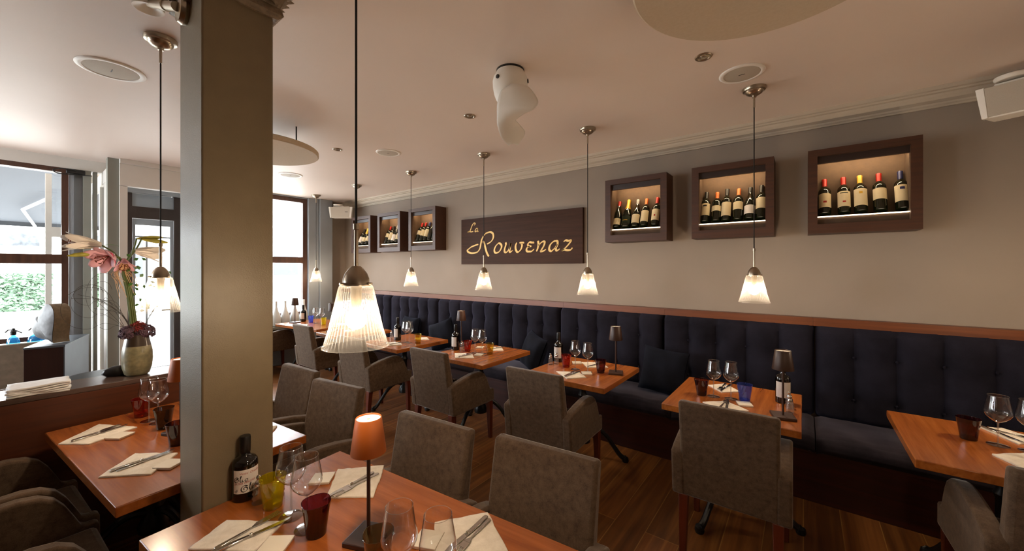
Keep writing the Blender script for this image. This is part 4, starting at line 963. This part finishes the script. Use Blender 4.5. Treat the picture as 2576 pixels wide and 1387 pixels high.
def tumbler(x, y, col, lab, rz=0):
    if not tum:
        w = MB().lathe([(.029, .0), (.030, .002), (.0315, .02), (.036, .055), (.0405, .085), (.0435, .105)], 48, mod=lambda a, z: 1 + .045 * math.cos(4 * a) * min(1, max(0, (z - .03) / .05))).build('cup', None, None, angle=80)
        b = MB().lathe([(0, .014), (.025, .0135), (.030, .008), (.029, .0), (.02, .0015), (0, .003)], 36).build('thick_base', None, None)
        r = MB().lathe([(.0430, .1045), (.0437, .1052), (.0443, .1045), (.0437, .1037), (.0430, .1045)], 48, mod=lambda a, z: 1 + .045 * math.cos(4 * a)).build('rim', None, None)
        for p in (w, b, r): tum[p.name] = p.data; bpy.data.objects.remove(p)
    o = thing('water_tumbler', (x, y, .75), lab, 'tumbler', 'coloured glass tumblers', rz)
    for n, me in tum.items():
        me2 = me.copy(); me2.materials.append(M['t_' + col]); c = bpy.data.objects.new(n, me2); C.objects.link(c); c.parent = o
    return o
def oil_bottle(x, y, lab, rz=0, text=False, h=1.0):
    o = thing('oil_bottle', (x, y, .75), lab, 'bottle', 'olive oil bottles', rz); o.scale = (1, 1, h)
    MB().lathe([(0, .003), (.034, 0), (.0395, .003), (.0405, .010), (.0405, .128), (.039, .139), (.033, .148), (.021, .154), (.0165, .160), (.0155, .17), (.0155, .18), (0, .18)], 40).build('body', M['bottlebrown'], o, angle=50)
    MB().lathe([(.0162, .168), (.0175, .170), (.0178, .222), (.0165, .228), (0, .229)], 28).build('cap', M['dark'], o)
    lb = MB().patch(.041, .034, .118, -1.15, 1.15, 20).build('paper_label', M['labelwhite'], o)
    return o
def shaker(x, y, lab, src=[None]):
    if src[0] is None:
        o = thing('salt_shaker', (x, y, .75), lab, 'shaker', 'glass salt and pepper shakers'); src[0] = o
        MB().lathe([(0, 0), (.020, 0), (.021, .006), (.018, .014), (.022, .022), (.017, .03), (.021, .038), (.016, .046), (.019, .053), (.014, .060), (.013, .066)], 28).build('glass_body', M['crystal'], o, angle=70)
        MB().lathe([(.0135, .064), (.014, .07), (.012, .078), (.006, .083), (.006, .086), (.0085, .092), (.006, .098), (0, .1)], 18).build('metal_top', M['steelcut'], o)
    else: dup(src[0], (x, y, .75), 0, lab)
def napkin(name_label, pts, z=.75, th=.007, seed=0, folds=0):
    """folded cloth napkin: wavy-edged polygon with soft thickness"""
    rr = random.Random(seed); P = []
    n = len(pts)
    for i in range(n):
        a = Vector(pts[i]); b = Vector(pts[(i + 1) % n]); d = b - a; nn = Vector((-d.y, d.x)).normalized()
        for k in range(8): P.append(a + d * k / 8 + nn * (rr.uniform(-.0016, .0016) if k else 0))
    cx = sum(p.x for p in P) / len(P); cy = sum(p.y for p in P) / len(P); c = Vector((cx, cy))
    vs = []; rings = [(1, .0), (1.004, th * .45), (.995, th * .9), (.96, th), (.65, th + .0012), (.3, th + .0006)]
    for s, h in rings:
        for k, p in enumerate(P):
            q = c + (p - c) * s; vs.append((q.x - cx, q.y - cy, h + .0009 * math.sin(k * 1.3 + seed) * (h > .001)))
    N_ = len(P); fs = [(r * N_ + i, r * N_ + (i + 1) % N_, (r + 1) * N_ + (i + 1) % N_, (r + 1) * N_ + i) for r in range(len(rings) - 1) for i in range(N_)]
    vs.append((0, 0, th)); L_ = (len(rings) - 1) * N_
    fs += [(L_ + i, L_ + (i + 1) % N_, len(vs) - 1) for i in range(N_)]
    fs.append(tuple(range(N_))[::-1])
    o = MB().add(vs, fs).build('napkin', M['linen'], None, angle=75); o.location = (cx, cy, z)
    return tag(o, name_label, 'napkin', 'folded cloth napkins')
kn = {}
def cutlery(kind, x, y, rz, lab, z=.7585):
    if kind not in kn:
        o = thing('table_knife' if kind == 'knife' else 'table_fork', (x, y, z), lab, kind, 'silver cutlery', rz)
        if kind == 'knife':   # handle at +x end, blade towards -x
            MB().hexa([(.004, -.0062, 0), (.095, -.0085, 0), (.095, .0085, 0), (.004, .0062, 0), (.004, -.0062, .006), (.095, -.0085, .007), (.095, .0085, .007), (.004, .0062, .006)]).lathe([(0, 0), (.0085, 0), (.0085, .007), (0, .007)], 14, .095, 0, 0).build('handle', M['steelcut'], o, bevel=.0022)
            MB().lathe([(0, -.005), (.0055, -.004), (.0065, 0), (.0055, .004), (0, .005)], 12).xf(Matrix.Translation((.002, 0, .0045)) @ Matrix.Rotation(PI / 2, 4, 'Y')).build('bolster', M['steelcut'], o)
            MB().prism([(.0, -.006), (.0, .008), (-.07, .0095), (-.105, .004), (-.118, -.006)], .0018, .0036).build('blade', M['steelcut'], o)
        else:
            MB().hexa([(-.01, -.0028, .001), (.09, -.0075, .0005), (.09, .0075, .0005), (-.01, .0028, .001), (-.01, -.0028, .0045), (.09, -.0075, .004), (.09, .0075, .004), (-.01, .0028, .0045)]).lathe([(0, .0005), (.0075, .0005), (.0075, .004), (0, .004)], 14, .09, 0, 0).build('handle', M['steelcut'], o, bevel=.0012)
            t = MB().hexa([(-.03, -.0115, .004), (-.01, -.003, .002), (-.01, .003, .002), (-.03, .0115, .004), (-.03, -.0115, .0055), (-.01, -.003, .0042), (-.01, .003, .0042), (-.03, .0115, .0055)]).box(-.055, -.03, -.0115, .0115, .003, .0048)
            for k in range(4): yk = -.0115 + k * .0067; t.hexa([(-.098, yk + .0006, .004), (-.055, yk, .003), (-.055, yk + .0036, .003), (-.098, yk + .003, .004), (-.098, yk + .0006, .0052), (-.055, yk, .0046), (-.055, yk + .0036, .0046), (-.098, yk + .003, .0052)])
            t.build('tines', M['steelcut'], o, smooth=False)
        kn[kind] = o
    else: o = dup(kn[kind], (x, y, z), rz, lab)
    return o
dish0 = []
def dish(x, y, rz, lab, s=.075):
    if not dish0:
        o = MB().hexa([(-s / 2, -s / 2, .0), (s / 2, -s / 2, .0), (s / 2, s / 2, .0), (-s / 2, s / 2, .0), (-s / 2 - .002, -s / 2 - .002, .011), (s / 2 + .002, -s / 2 - .002, .011), (s / 2 + .002, s / 2 + .002, .011), (-s / 2 - .002, s / 2 + .002, .011)]).build('butter_dish', M['card'], None, bevel=.002); dish0.append(o)
    else: o = dish0[0].copy(); C.objects.link(o)
    o.location = (x, y, .75); o.rotation_euler = (0, 0, rz)
    return tag(o, lab, 'dish', 'small square butter dishes')
D = math.radians
def setting(nm, nap, knife, fork, dsh, where, kn_lab=None):
    napkin(f'cream folded napkin {where}', nap, seed=hash_(where))
    if knife: cutlery('knife', knife[0], knife[1], D(knife[2]), f'silver knife on the napkin {where}')
    if fork: cutlery('fork', fork[0], fork[1], D(fork[2]), f'silver fork on the napkin {where}')
    if dsh: dish(dsh[0], dsh[1], D(dsh[2]), f'small cream dish by the napkin {where}')
def hash_(s): return sum(ord(c) * (i + 1) for i, c in enumerate(s)) % 997
# --- front table
oil_bottle(-1.645, .528, 'dark olive oil bottle with cream lettered label against the pillar', D(-8))
shaker(-1.568, .545, 'glass shaker in front of the oil bottle at the pillar'); shaker(-1.555, .605, 'glass shaker behind the yellow tumbler of the front table')
tumbler(-1.502, .567, 'yellow', 'yellow glass tumbler on the front table, below the pillar', .3)
wineglass(-1.392, .582, 'wine glass of the front table standing next to the yellow tumbler')
wineglass(-1.287, .586, 'wine glass of the front table standing behind the purple tumbler')
tumbler(-1.236, .592, 'purple', 'dark purple tumbler on the front table, nearest to the viewer', .5)
tumbler(-.950, .628, 'smoke', 'smoky amber tumbler beside the foot of the terracotta lamp', .2)
wineglass(-.827, .607, 'wine glass in front of the terracotta lamp, beside the amber tumbler'); wineglass(-.723, .645, 'wine glass in front of the last napkin of the front table')
setting('A', [(-1.535, .440), (-1.375, .552), (-1.30, .44), (-1.47, .325)], (-1.376, .46, -94), (-1.414, .465, -80), (-1.275, .488, 40), 'nearest the pillar on the front table')
setting('B', [(-1.552, .833), (-1.50, .885), (-1.427, .970), (-1.35, .90), (-1.262, .812), (-1.398, .705)], (-1.392, .80, 94), (-1.375, .815, 93), (-1.532, .757, 45), 'behind the purple tumbler')
setting('C', [(-.868, 1.000), (-.972, .853), (-.84, .74), (-.70, .90)], (-.843, .872, 93), (-.822, .875, 97), (-.925, .785, 25), 'at the bottom edge beside two wine glasses')
# --- partition table
tumbler(-3.003, .455, 'red', 'dark red tumbler on the partition table under the lily vase', .2)
wineglass(-2.888, .468, 'rear one of the two wine glasses on the partition table'); wineglass(-2.812, .492, 'front one of the two wine glasses on the partition table')
tumbler(-2.70, .495, 'black', 'smoky black tumbler between wine glasses and pillar', .4); tumbler(-2.395, .487, 'brown', 'dark amber tumbler cut by the pillar edge', .1)
setting('L1', [(-2.842, .14), (-3.024, .292), (-2.90, .36), (-2.812, .409), (-2.723, .231)], (-2.842, .275, -71), (-2.865, .27, -66), (-2.728, .335, 35), 'at the far end of the partition table')
setting('L2', [(-2.263, .216), (-2.418, .345), (-2.269, .463), (-2.125, .35)], (-2.291, .35, -79), (-2.275, .36, -76), (-2.165, .415, 35), 'at the near end of the partition table')
setting('L3', [(-2.235, .865), (-2.33, .80), (-2.25, .70), (-2.148, .79)], None, None, None, 'emerging from behind the pillar on the bluish tabletop')
# --- wall tables
w = 'on the wall table cut by the frame'
tumbler(.652, 2.882, 'purple', 'purple tumbler at the far right wall table', .3)
wineglass(.742, 2.868, 'wine glass next to the purple tumbler of the far right table'); wineglass(.835, 2.855, 'wine glass cut off by the frame edge')
setting('t1f', [(.681, 2.700), (.80, 2.80), (.89, 2.69), (.75, 2.55)], None, None, None, 'below the wine glass cut by the frame')
setting('t1b', [(.745, 3.12), (.83, 3.165), (.93, 3.06), (.82, 2.925)], (.79, 3.05, 116), (.84, 3.06, 150), None, 'behind the purple tumbler of the far right table')
tumbler(-.541, 2.800, 'brown', 'dark brown tumbler on the blue tumbler table', .2); wineglass(-.471, 2.815, 'wine glass next to the dark brown tumbler of the blue tumbler table')
wineglass(-.373, 2.832, 'wine glass standing beside the blue tumbler'); tumbler(-.298, 2.845, 'blue', 'blue tumbler on the second nearest wall table', .5)
oil_bottle(-.103, 2.955, 'dark oil bottle behind the brown lamp of the blue tumbler table', D(-80), h=1.15)
shaker(-.062, 2.775, 'glass shaker nearest to the lamp foot on the blue tumbler table'); shaker(-.068, 2.86, 'glass shaker next to the oil bottle on the blue tumbler table')
setting('t2f', [(-.505, 2.645), (-.391, 2.750), (-.255, 2.645), (-.386, 2.545)], (-.372, 2.665, -84), (-.392, 2.68, -94), (-.290, 2.757, 20), 'between blue tumbler and chair back')
setting('t2b', [(-.545, 3.05), (-.455, 3.160), (-.345, 3.02), (-.44, 2.93)], (-.43, 3.045, 80), (-.455, 3.05, 86), None, 'behind the dark brown tumbler')
shaker(-1.765, 2.875, 'front glass shaker of the red and purple tumbler table'); shaker(-1.735, 2.925, 'rear glass shaker of the red and purple tumbler table')
oil_bottle(-1.762, 3.01, 'oil bottle with white label on the red and purple tumbler table', D(-95), h=1.15)
tumbler(-1.615, 2.885, 'red', 'bright red tumbler on the table that also has a purple one', .2)
wineglass(-1.515, 2.862, 'wine glass next to the bright red tumbler near the sign'); wineglass(-1.395, 2.848, 'wine glass next to the purple tumbler of the middle wall table')
tumbler(-1.306, 2.90, 'purple', 'purple tumbler beside the dark lamp of the middle wall table', .4)
setting('t3f', [(-1.604, 2.701), (-1.444, 2.793), (-1.331, 2.693), (-1.433, 2.575)], (-1.452, 2.70, -96), (-1.475, 2.70, -90), (-1.378, 2.795, 35), 'before the glasses of the red and purple tumbler table')
setting('t3b', [(-1.585, 3.10), (-1.44, 3.20), (-1.32, 3.08), (-1.46, 2.97)], (-1.43, 3.08, 75), None, (-1.60, 3.05, 35), 'behind the glasses of the red and purple tumbler table')
oil_bottle(-2.868, 2.80, 'oil bottle with white label below the shade of a dark lamp', D(-100), h=1.15)
shaker(-2.79, 2.815, 'glass shaker between oil bottle and red tumbler')
tumbler(-2.725, 2.83, 'red', 'bright red tumbler on the table with an amber one', .3); wineglass(-2.606, 2.812, 'wine glass beside the red tumbler of the red and amber table')
wineglass(-2.525, 2.83, 'wine glass beside the amber tumbler of the red and amber table'); tumbler(-2.458, 2.865, 'amber', 'amber tumbler on the table with a bright red one', .1)
setting('t4f', [(-2.736, 2.660), (-2.61, 2.770), (-2.449, 2.630), (-2.60, 2.53)], (-2.575, 2.655, -90), (-2.60, 2.66, -85), (-2.503, 2.757, 20), 'before the glasses of the red and amber tumbler table')
setting('t4b', [(-2.655, 3.10), (-2.575, 3.19), (-2.435, 3.054), (-2.52, 2.985)], (-2.55, 3.08, 75), None, (-2.725, 3.02, 30), 'behind the amber tumbler')
oil_bottle(-3.80, 2.765, 'dark oil bottle just past the edge of the big hanging shade', D(-100), h=1.15)
shaker(-3.925, 2.77, 'glass shaker at the lower edge of the big hanging shade')
wineglass(-3.606, 2.735, 'wine glass beside the oil bottle near the big hanging shade'); wineglass(-3.533, 2.728, 'wine glass beside the yellow amber tumbler near the big hanging shade')
tumbler(-3.455, 2.785, 'amber', 'yellow amber tumbler at the corner of the table near the big shade', .3)
setting('t5f', [(-3.74, 2.58), (-3.65, 2.695), (-3.49, 2.60), (-3.58, 2.50)], (-3.61, 2.60, -85), None, None, 'on the table next to the big hanging shade')
setting('t5b', [(-3.72, 2.95), (-3.65, 3.08), (-3.50, 2.99), (-3.60, 2.90)], None, None, None, 'behind the yellow amber tumbler near the big shade')
oil_bottle(-6.31, 2.82, 'dark oil bottle on the window table before the white vases', D(-70), h=1.15)
tumbler(-6.08, 2.83, 'blue', 'blue tumbler on the window table', .2); wineglass(-5.93, 2.83, 'wine glass beside the blue tumbler of the window table'); wineglass(-5.80, 2.86, 'wine glass beside the yellow tumbler of the window table')
tumbler(-5.685, 2.83, 'yellow', 'bright yellow tumbler on the window table', .4)
setting('t6f', [(-6.02, 2.60), (-5.90, 2.70), (-5.74, 2.62), (-5.85, 2.53)], None, None, None, 'at the front of the window table')
setting('t6b', [(-5.66, 3.02), (-5.56, 3.09), (-5.42, 3.0), (-5.52, 2.93)], None, None, None, 'right of the bright yellow tumbler')
napkin('cream folded napkin on the table hidden behind the big shade', [(-4.97, 2.75), (-4.88, 2.87), (-4.74, 2.78), (-4.83, 2.68)], seed=4)

# lettering on the front oil bottle, bent round its label
ob = [o for o in bpy.data.objects if o.name == 'oil_bottle'][0]; lbl = [c for c in ob.children if c.name.startswith('paper_label')][0]
def bent_text(txt, a0, z, size, mat, name, shear=0, r=.0416, rot=0):
    cu = bpy.data.curves.new('t', 'FONT'); cu.body = txt; cu.size = size; cu.shear = shear; cu.resolution_u = 3; cu.offset = .0
    o = bpy.data.objects.new('t', cu); C.objects.link(o); dg = bpy.context.evaluated_depsgraph_get()
    me = bpy.data.meshes.new_from_object(o.evaluated_get(dg)); bpy.data.objects.remove(o)
    for v in me.vertices:
        a = a0 + v.co.x / r; zz = z + v.co.y + v.co.x * rot
        v.co = (r * math.cos(a), r * math.sin(a), zz)
    me.materials.clear(); me.materials.append(mat); q = bpy.data.objects.new(name, me); C.objects.link(q); q.parent = lbl; return q
bent_text('Vanini', -.62, .102, .011, M['redink'], 'red_heading', .3); bent_text('Osvaldo', .16, .102, .011, M['redink'], 'red_heading', .3)
bent_text('EXTRA VERGINE', -1.02, .0655, .0092, M['redink'], 'red_lettering', .15, rot=.10)
bent_text('di', -1.05, .040, .015, M['ink'], 'black_lettering', .4)
m = MB()
def bput(a, b, d): r = .0416 + .0004 * d; an = a / .041; return (r * math.cos(an), r * math.sin(an), b)
def sc(pts, x, z, s): return [(x + px * s, z + pz * s) for px, pz in pts]
for pts in ([(.9, .8), (.55, 1.0), (.15, .75), (.05, .3), (.35, 0), (.75, .15), (.85, .5), (.6, .72), (.38, .55), (.45, .35)],):
    stroke(m, sc(pts, -.043, .076, .018), .0005, .0013, .6, bput); stroke(m, sc(pts, -.020, .040, .023), .0006, .0015, .6, bput)
for x, z, s in ((-.024, .076, .018), (.004, .041, .022)):
    stroke(m, sc([(0, .25), (.25, .9), (.32, 1.2), (.2, 1.15), (.12, .3), (.28, .02), (.42, .2)], x, z, s), .0004, .0011, .6, bput)
    stroke(m, sc([(.5, .55), (.48, .15), (.62, .05), (.72, .2)], x, z, s), .0004, .0011, .6, bput)
stroke(m, sc([(.5, .6), (.15, .45), (.1, .1), (.45, .02), (.62, .35), (.5, .6)], -.009, .077, .016), .0004, .001, .6, bput)
stroke(m, sc([(.0, .6), (.25, .05), (.5, .6)], .020, .042, .015), .0004, .001, .6, bput)
m.build('script_lettering', M['ink'], lbl, smooth=False)

# ================================================================== outdoors
struct('ground_outside', box(-60, -7.62, -45, 45, -.25, -.12), M['ground'], 'bright pavement outside the windows', 'pavement')
rr = random.Random(3)
def leafy(name, x0, x1, y0, y1, z0, z1, n, label, s=.07, solid_in=.12):
    m = MB().box(x0 + solid_in, x1 - solid_in, y0 + solid_in, y1 - solid_in, z0, z1 - solid_in)
    for k in range(n):
        f = rr.random()
        if f < .6: p = (x1 - rr.uniform(0, solid_in), rr.uniform(y0, y1), rr.uniform(z0, z1))
        else: p = (rr.uniform(x0, x1), rr.uniform(y0, y1), z1 - rr.uniform(0, solid_in))
        st = len(m.v); e = s * rr.uniform(.7, 1.3)
        m.add([(-e, 0, 0), (0, -e * .5, e * .15), (e, 0, 0), (0, e * .5, e * .15)], [(0, 1, 2, 3)])
        m.xf(Matrix.Translation(p) @ Matrix.Rotation(rr.uniform(-1.6, 1.6), 4, 'Y') @ Matrix.Rotation(rr.uniform(0, 6), 4, 'Z') @ Matrix.Rotation(rr.uniform(-1, 1), 4, 'X'), st)
    o = m.build(name, M['hedge'], None, smooth=False, normals=False); return tag(o, label, 'hedge')
leafy('hedge', -26, -24.5, -8, 1.05, -.12, 1.35, 15000, 'clipped green hedge outside the wide window', .09, .2)
struct('ground_wall', box(-41, -40, -26, 2.2, 2.2, 3.9), M['stone'], 'grey block wall beyond the awning', 'wall')
struct('ground_wall_base', box(-41, -40.1, -26, 2.2, -.12, 2.2), M['facade'], 'pale base of the block wall beyond the awning', 'wall')
tag(box(-20.3, -20, -14, .95, 2.0, 2.3).build('canopy_fascia', M['white'], None, smooth=False), 'white fascia strip of a canopy outside the wide window', 'fascia')
aw = thing('awning', (-7.2, 0, 0), 'grey folding-arm awning outside the wide window', 'awning')
MB().hexa([(0, -6, 3.15), (0, .95, 3.15), (-3.4, .95, 2.375), (-3.4, -6, 2.375), (0, -6, 3.17), (0, .95, 3.17), (-3.4, .95, 2.395), (-3.4, -6, 2.395)]).build('canopy_cloth', M['awning'], aw, smooth=False)
MB().box(-3.46, -3.38, -6, .95, 2.31, 2.41).build('front_bar', M['bonnet'], aw, smooth=False)
MB().tube([(-1.83, .366, 2.66), (-2.51, .12, 2.51)], .022, 8).tube([(-2.51, .12, 2.51), (-4.0, .365, 2.18)], .020, 8).build('folding_arm', M['white'], aw)
pa = thing('glass_windbreak', (-7.35, .36, 0), 'white framed glass windbreak just outside the wide window', 'windbreak')
MB().box(-.03, .03, -.10, -.05, 0, 2.75).box(-.03, .03, .04, .09, 0, 2.75).box(-.03, .03, -.05, .04, 1.98, 2.10).box(-.03, .03, -.05, .04, 0, .2).build('frame', M['white'], pa, smooth=False)
MB().add([(0, -.05, .2), (0, .04, .2), (0, .04, 1.98), (0, -.05, 1.98), (0, -.05, 2.1), (0, .04, 2.1), (0, .04, 2.75), (0, -.05, 2.75)], [(0, 1, 2, 3), (4, 5, 6, 7)]).build('windbreak_pane', M['pane'], pa, smooth=False, normals=False)
bd = thing('white_building', (-30, 10, -.12), 'overexposed white building across the street seen through the far window', 'building')
box(-4, 0, -9, 12, 0, 9).build('facade', M['facade'], bd, smooth=False)
for k in range(4):
    box(-.02, .05, -7 + 4.2 * k, -5.4 + 4.2 * k, 1.2, 3.4).build('window', M['bonnet'], bd, smooth=False); box(-.02, .05, -7 + 4.2 * k, -5.4 + 4.2 * k, 5.0, 7.2).build('window', M['bonnet'], bd, smooth=False)
    box(-.05, .4, -7.4 + 4.2 * k, -5.0 + 4.2 * k, 4.55, 4.75).build('balcony_slab', M['white'], bd, smooth=False)

# ================================================================== light
wd = bpy.data.worlds.new('daylight'); SC.world = wd; wd.use_nodes = True; nt = wd.node_tree; nt.nodes.clear()
bg = N(nt, 'ShaderNodeBackground'); bg.inputs[0].default_value = (.90, .95, 1.0, 1); bg.inputs[1].default_value = 12
wo = N(nt, 'ShaderNodeOutputWorld'); nt.links.new(bg.outputs[0], wo.inputs[0])
def portal(loc, rot, sx, sy):
    l = bpy.data.lights.new('window_daylight', 'AREA'); l.shape = 'RECTANGLE'; l.size = sx; l.size_y = sy
    l.cycles.is_portal = True
    o = bpy.data.objects.new('window_daylight', l); C.objects.link(o); o.location = loc; o.rotation_euler = rot
portal((XB - .13, -1.3, 1.76), (0, -PI / 2, 0), 1.85, 3.4)
portal((XB2 - .13, 2.44, 1.78), (0, -PI / 2, 0), 2.0, 1.38)
portal((-5.65, -3.31, 1.7), (PI / 2, 0, 0), 1.3, 1.6)
def spot(loc, w, ang=110):
    l = bpy.data.lights.new('downlight_beam', 'SPOT'); l.energy = w; l.color = (1, .80, .56); l.spot_size = math.radians(ang); l.spot_blend = .6; l.shadow_soft_size = .03
    o = bpy.data.objects.new('downlight_beam', l); C.objects.link(o); o.location = loc

# ================================================================== render look
SC.view_settings.view_transform = 'Standard'; SC.view_settings.look = 'None'; SC.view_settings.gamma = 1; SC.view_settings.use_curve_mapping = False
SC.view_settings.exposure = 1.25
cy = SC.cycles
cy.use_denoising = True; cy.denoiser = 'OPENIMAGEDENOISE'
cy.max_bounces = 8; cy.diffuse_bounces = 4; cy.glossy_bounces = 3; cy.transmission_bounces = 4; cy.transparent_max_bounces = 24
cy.caustics_reflective = False; cy.caustics_refractive = False; cy.sample_clamp_indirect = 6
cy.use_adaptive_sampling = True; cy.adaptive_threshold = .02
